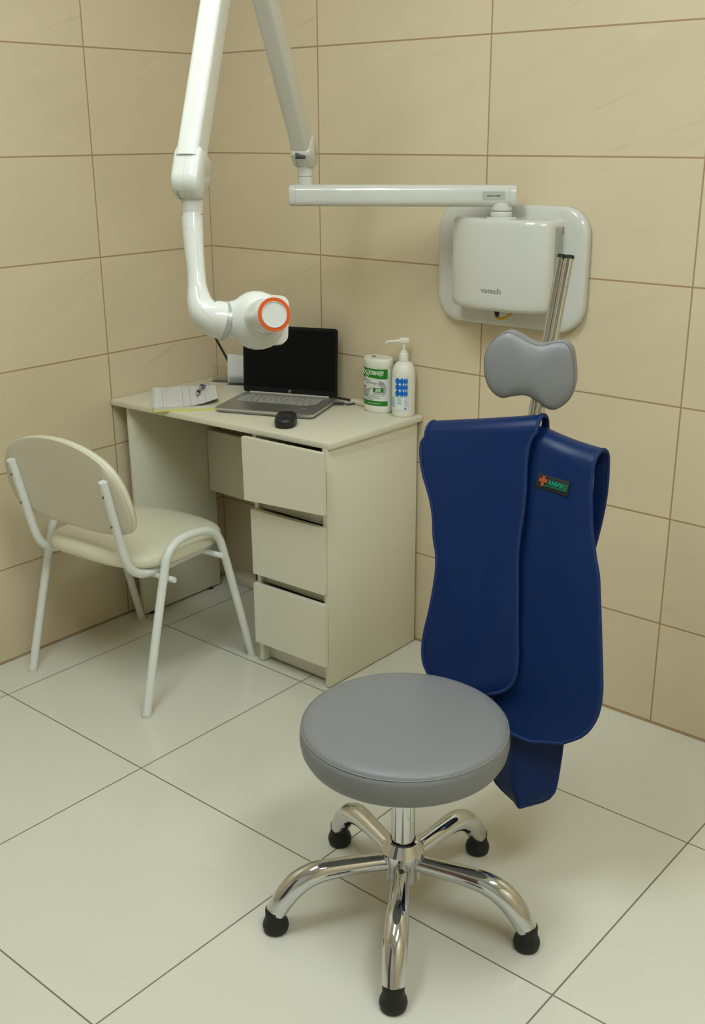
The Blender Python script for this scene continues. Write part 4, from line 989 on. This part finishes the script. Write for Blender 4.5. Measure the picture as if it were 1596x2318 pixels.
# right panel
RL_ = [(1185, 1000), (1180, 1040), (1172, 1120), (1168, 1200), (1166, 1300), (1166, 1400), (1162, 1480), (1140, 1540), (1112, 1585), (1110, 1620), (1125, 1645), (1165, 1664), (1200, 1680)]
RR_ = [(1341, 1064), (1337, 1090), (1335, 1140), (1336, 1200), (1342, 1262), (1349, 1310), (1351, 1380), (1353, 1450), (1355, 1520), (1355, 1580), (1344, 1630), (1315, 1668), (1265, 1687)]
P0R = Vector((1.72, rodc(.95).y - .028, .95)); TR = TILT * .85; nRt = Vector((0, 0, TR))
def foldR(u, v): return .006 * math.sin(3.5 * v + 3 * u) + .010 * math.sin(2.2 * u) * (1 - v) - .010 * u * u
ro_, edr, (eR, nR, rowsR) = flap('side_panel', RL_, RR_, P0R, math.radians(3), .036, .24, foldR, m_blue, tilt=TR)
binding(edr, ro_, nR)
# long rear panel hanging lowest, creased down its middle
BL_ = [(1192, 1030), (1185, 1200), (1178, 1380), (1150, 1510), (1118, 1620), (1110, 1700), (1114, 1752), (1128, 1776), (1148, 1796), (1165, 1812)]
BR_ = [(1310, 1080), (1308, 1200), (1302, 1380), (1290, 1500), (1276, 1600), (1267, 1690), (1260, 1740), (1252, 1785), (1243, 1806), (1222, 1818)]
P0B = Vector((1.77, rodc(.42).y + .052, .42))
def foldB(u, v): return .035 * (1 - abs(u - .42) / .58) - .01
bo_, edb, (eB, nB, rowsB) = flap('rear_panel', BL_, BR_, P0B, math.radians(3), 0, 0, foldB, m_blue, tilt=TILT)
binding(edb, bo_, nB)
# maker's patch on the side panel
e_ = eR; n_ = nR
def pt_on(px, py, o=.0):
    
    # follow the panel surface
    u_ = (px - 1178) / (1336 - 1178); v_ = (py - 1030) / 660.0
    return onplane(px, py, P0R + nR * (foldR(u_, v_) + .0046 + o), nR + nRt)
Q = [(1219, 1070), (1290, 1091), (1285, 1124), (1210, 1102)]
def pq(x, y, o=.0):
    a, b, c, d = Q; t = (a[0] + (b[0] - a[0]) * x, a[1] + (b[1] - a[1]) * x); s = (d[0] + (c[0] - d[0]) * x, d[1] + (c[1] - d[1]) * x)
    return pt_on(s[0] + (t[0] - s[0]) * y, s[1] + (t[1] - s[1]) * y, o)
bm = BM(); bm_hex(bm, [pq(0, 0, 0), pq(1, 0, 0), pq(1, 1, 0), pq(0, 1, 0)], [pq(0, 0, .0022), pq(1, 0, .0022), pq(1, 1, .0022), pq(0, 1, .0022)], .0006); pat = obj('patch', bm, m_patch, ap)
bm = BM(); k = .0027
bm_text(bm, 'АМИКО', 1.0, lambda x, y: pq(.36 + x, .40 + y * .46, k), width=.58, offset=.03)
bm_text(bm, 'рентгенотехника', 1.0, lambda x, y: pq(.27 + x, .25 + y * .20, k), width=.66, offset=.018)
for c_, rx, ry in (((.20, .50), .022, .33), ((.27, .60), .145, .075)):
    bm_tube(bm, [pq(c_[0] + rx * math.cos(2 * PI * q / 28), c_[1] + ry * math.sin(2 * PI * q / 28), k + .0004) for q in range(28)], .00022, 5, closed=True)
obj('green_lettering', bm, m_green_t, pat, smooth=False)
bm = BM()
for x0, x1, y0, y1 in ((.155, .245, .22, .88), (.075, .325, .46, .72)):
    bm_grid(bm, [[pq(x0, y0, k - .0003), pq(x0, y1, k - .0003)], [pq(x1, y0, k - .0003), pq(x1, y1, k - .0003)]])
obj('red_cross', bm, m_red, pat, smooth=False)

# ================================================================== small things under the desk
bm = BM(); bm_box(bm, (0.09, -0.050, 0.0), (0.595, -0.001, 0.040), .004); o = obj('trim_1', bm, m_lame); o['kind'] = 'structure'
bm = BM(); bm_box(bm, (0.20, -0.048, 0.0405), (0.31, -0.008, 0.072), .006, 3)
tag(obj('power_adapter', bm, m_black), 'black power adapter on the low trim behind the desk', 'power adapter')
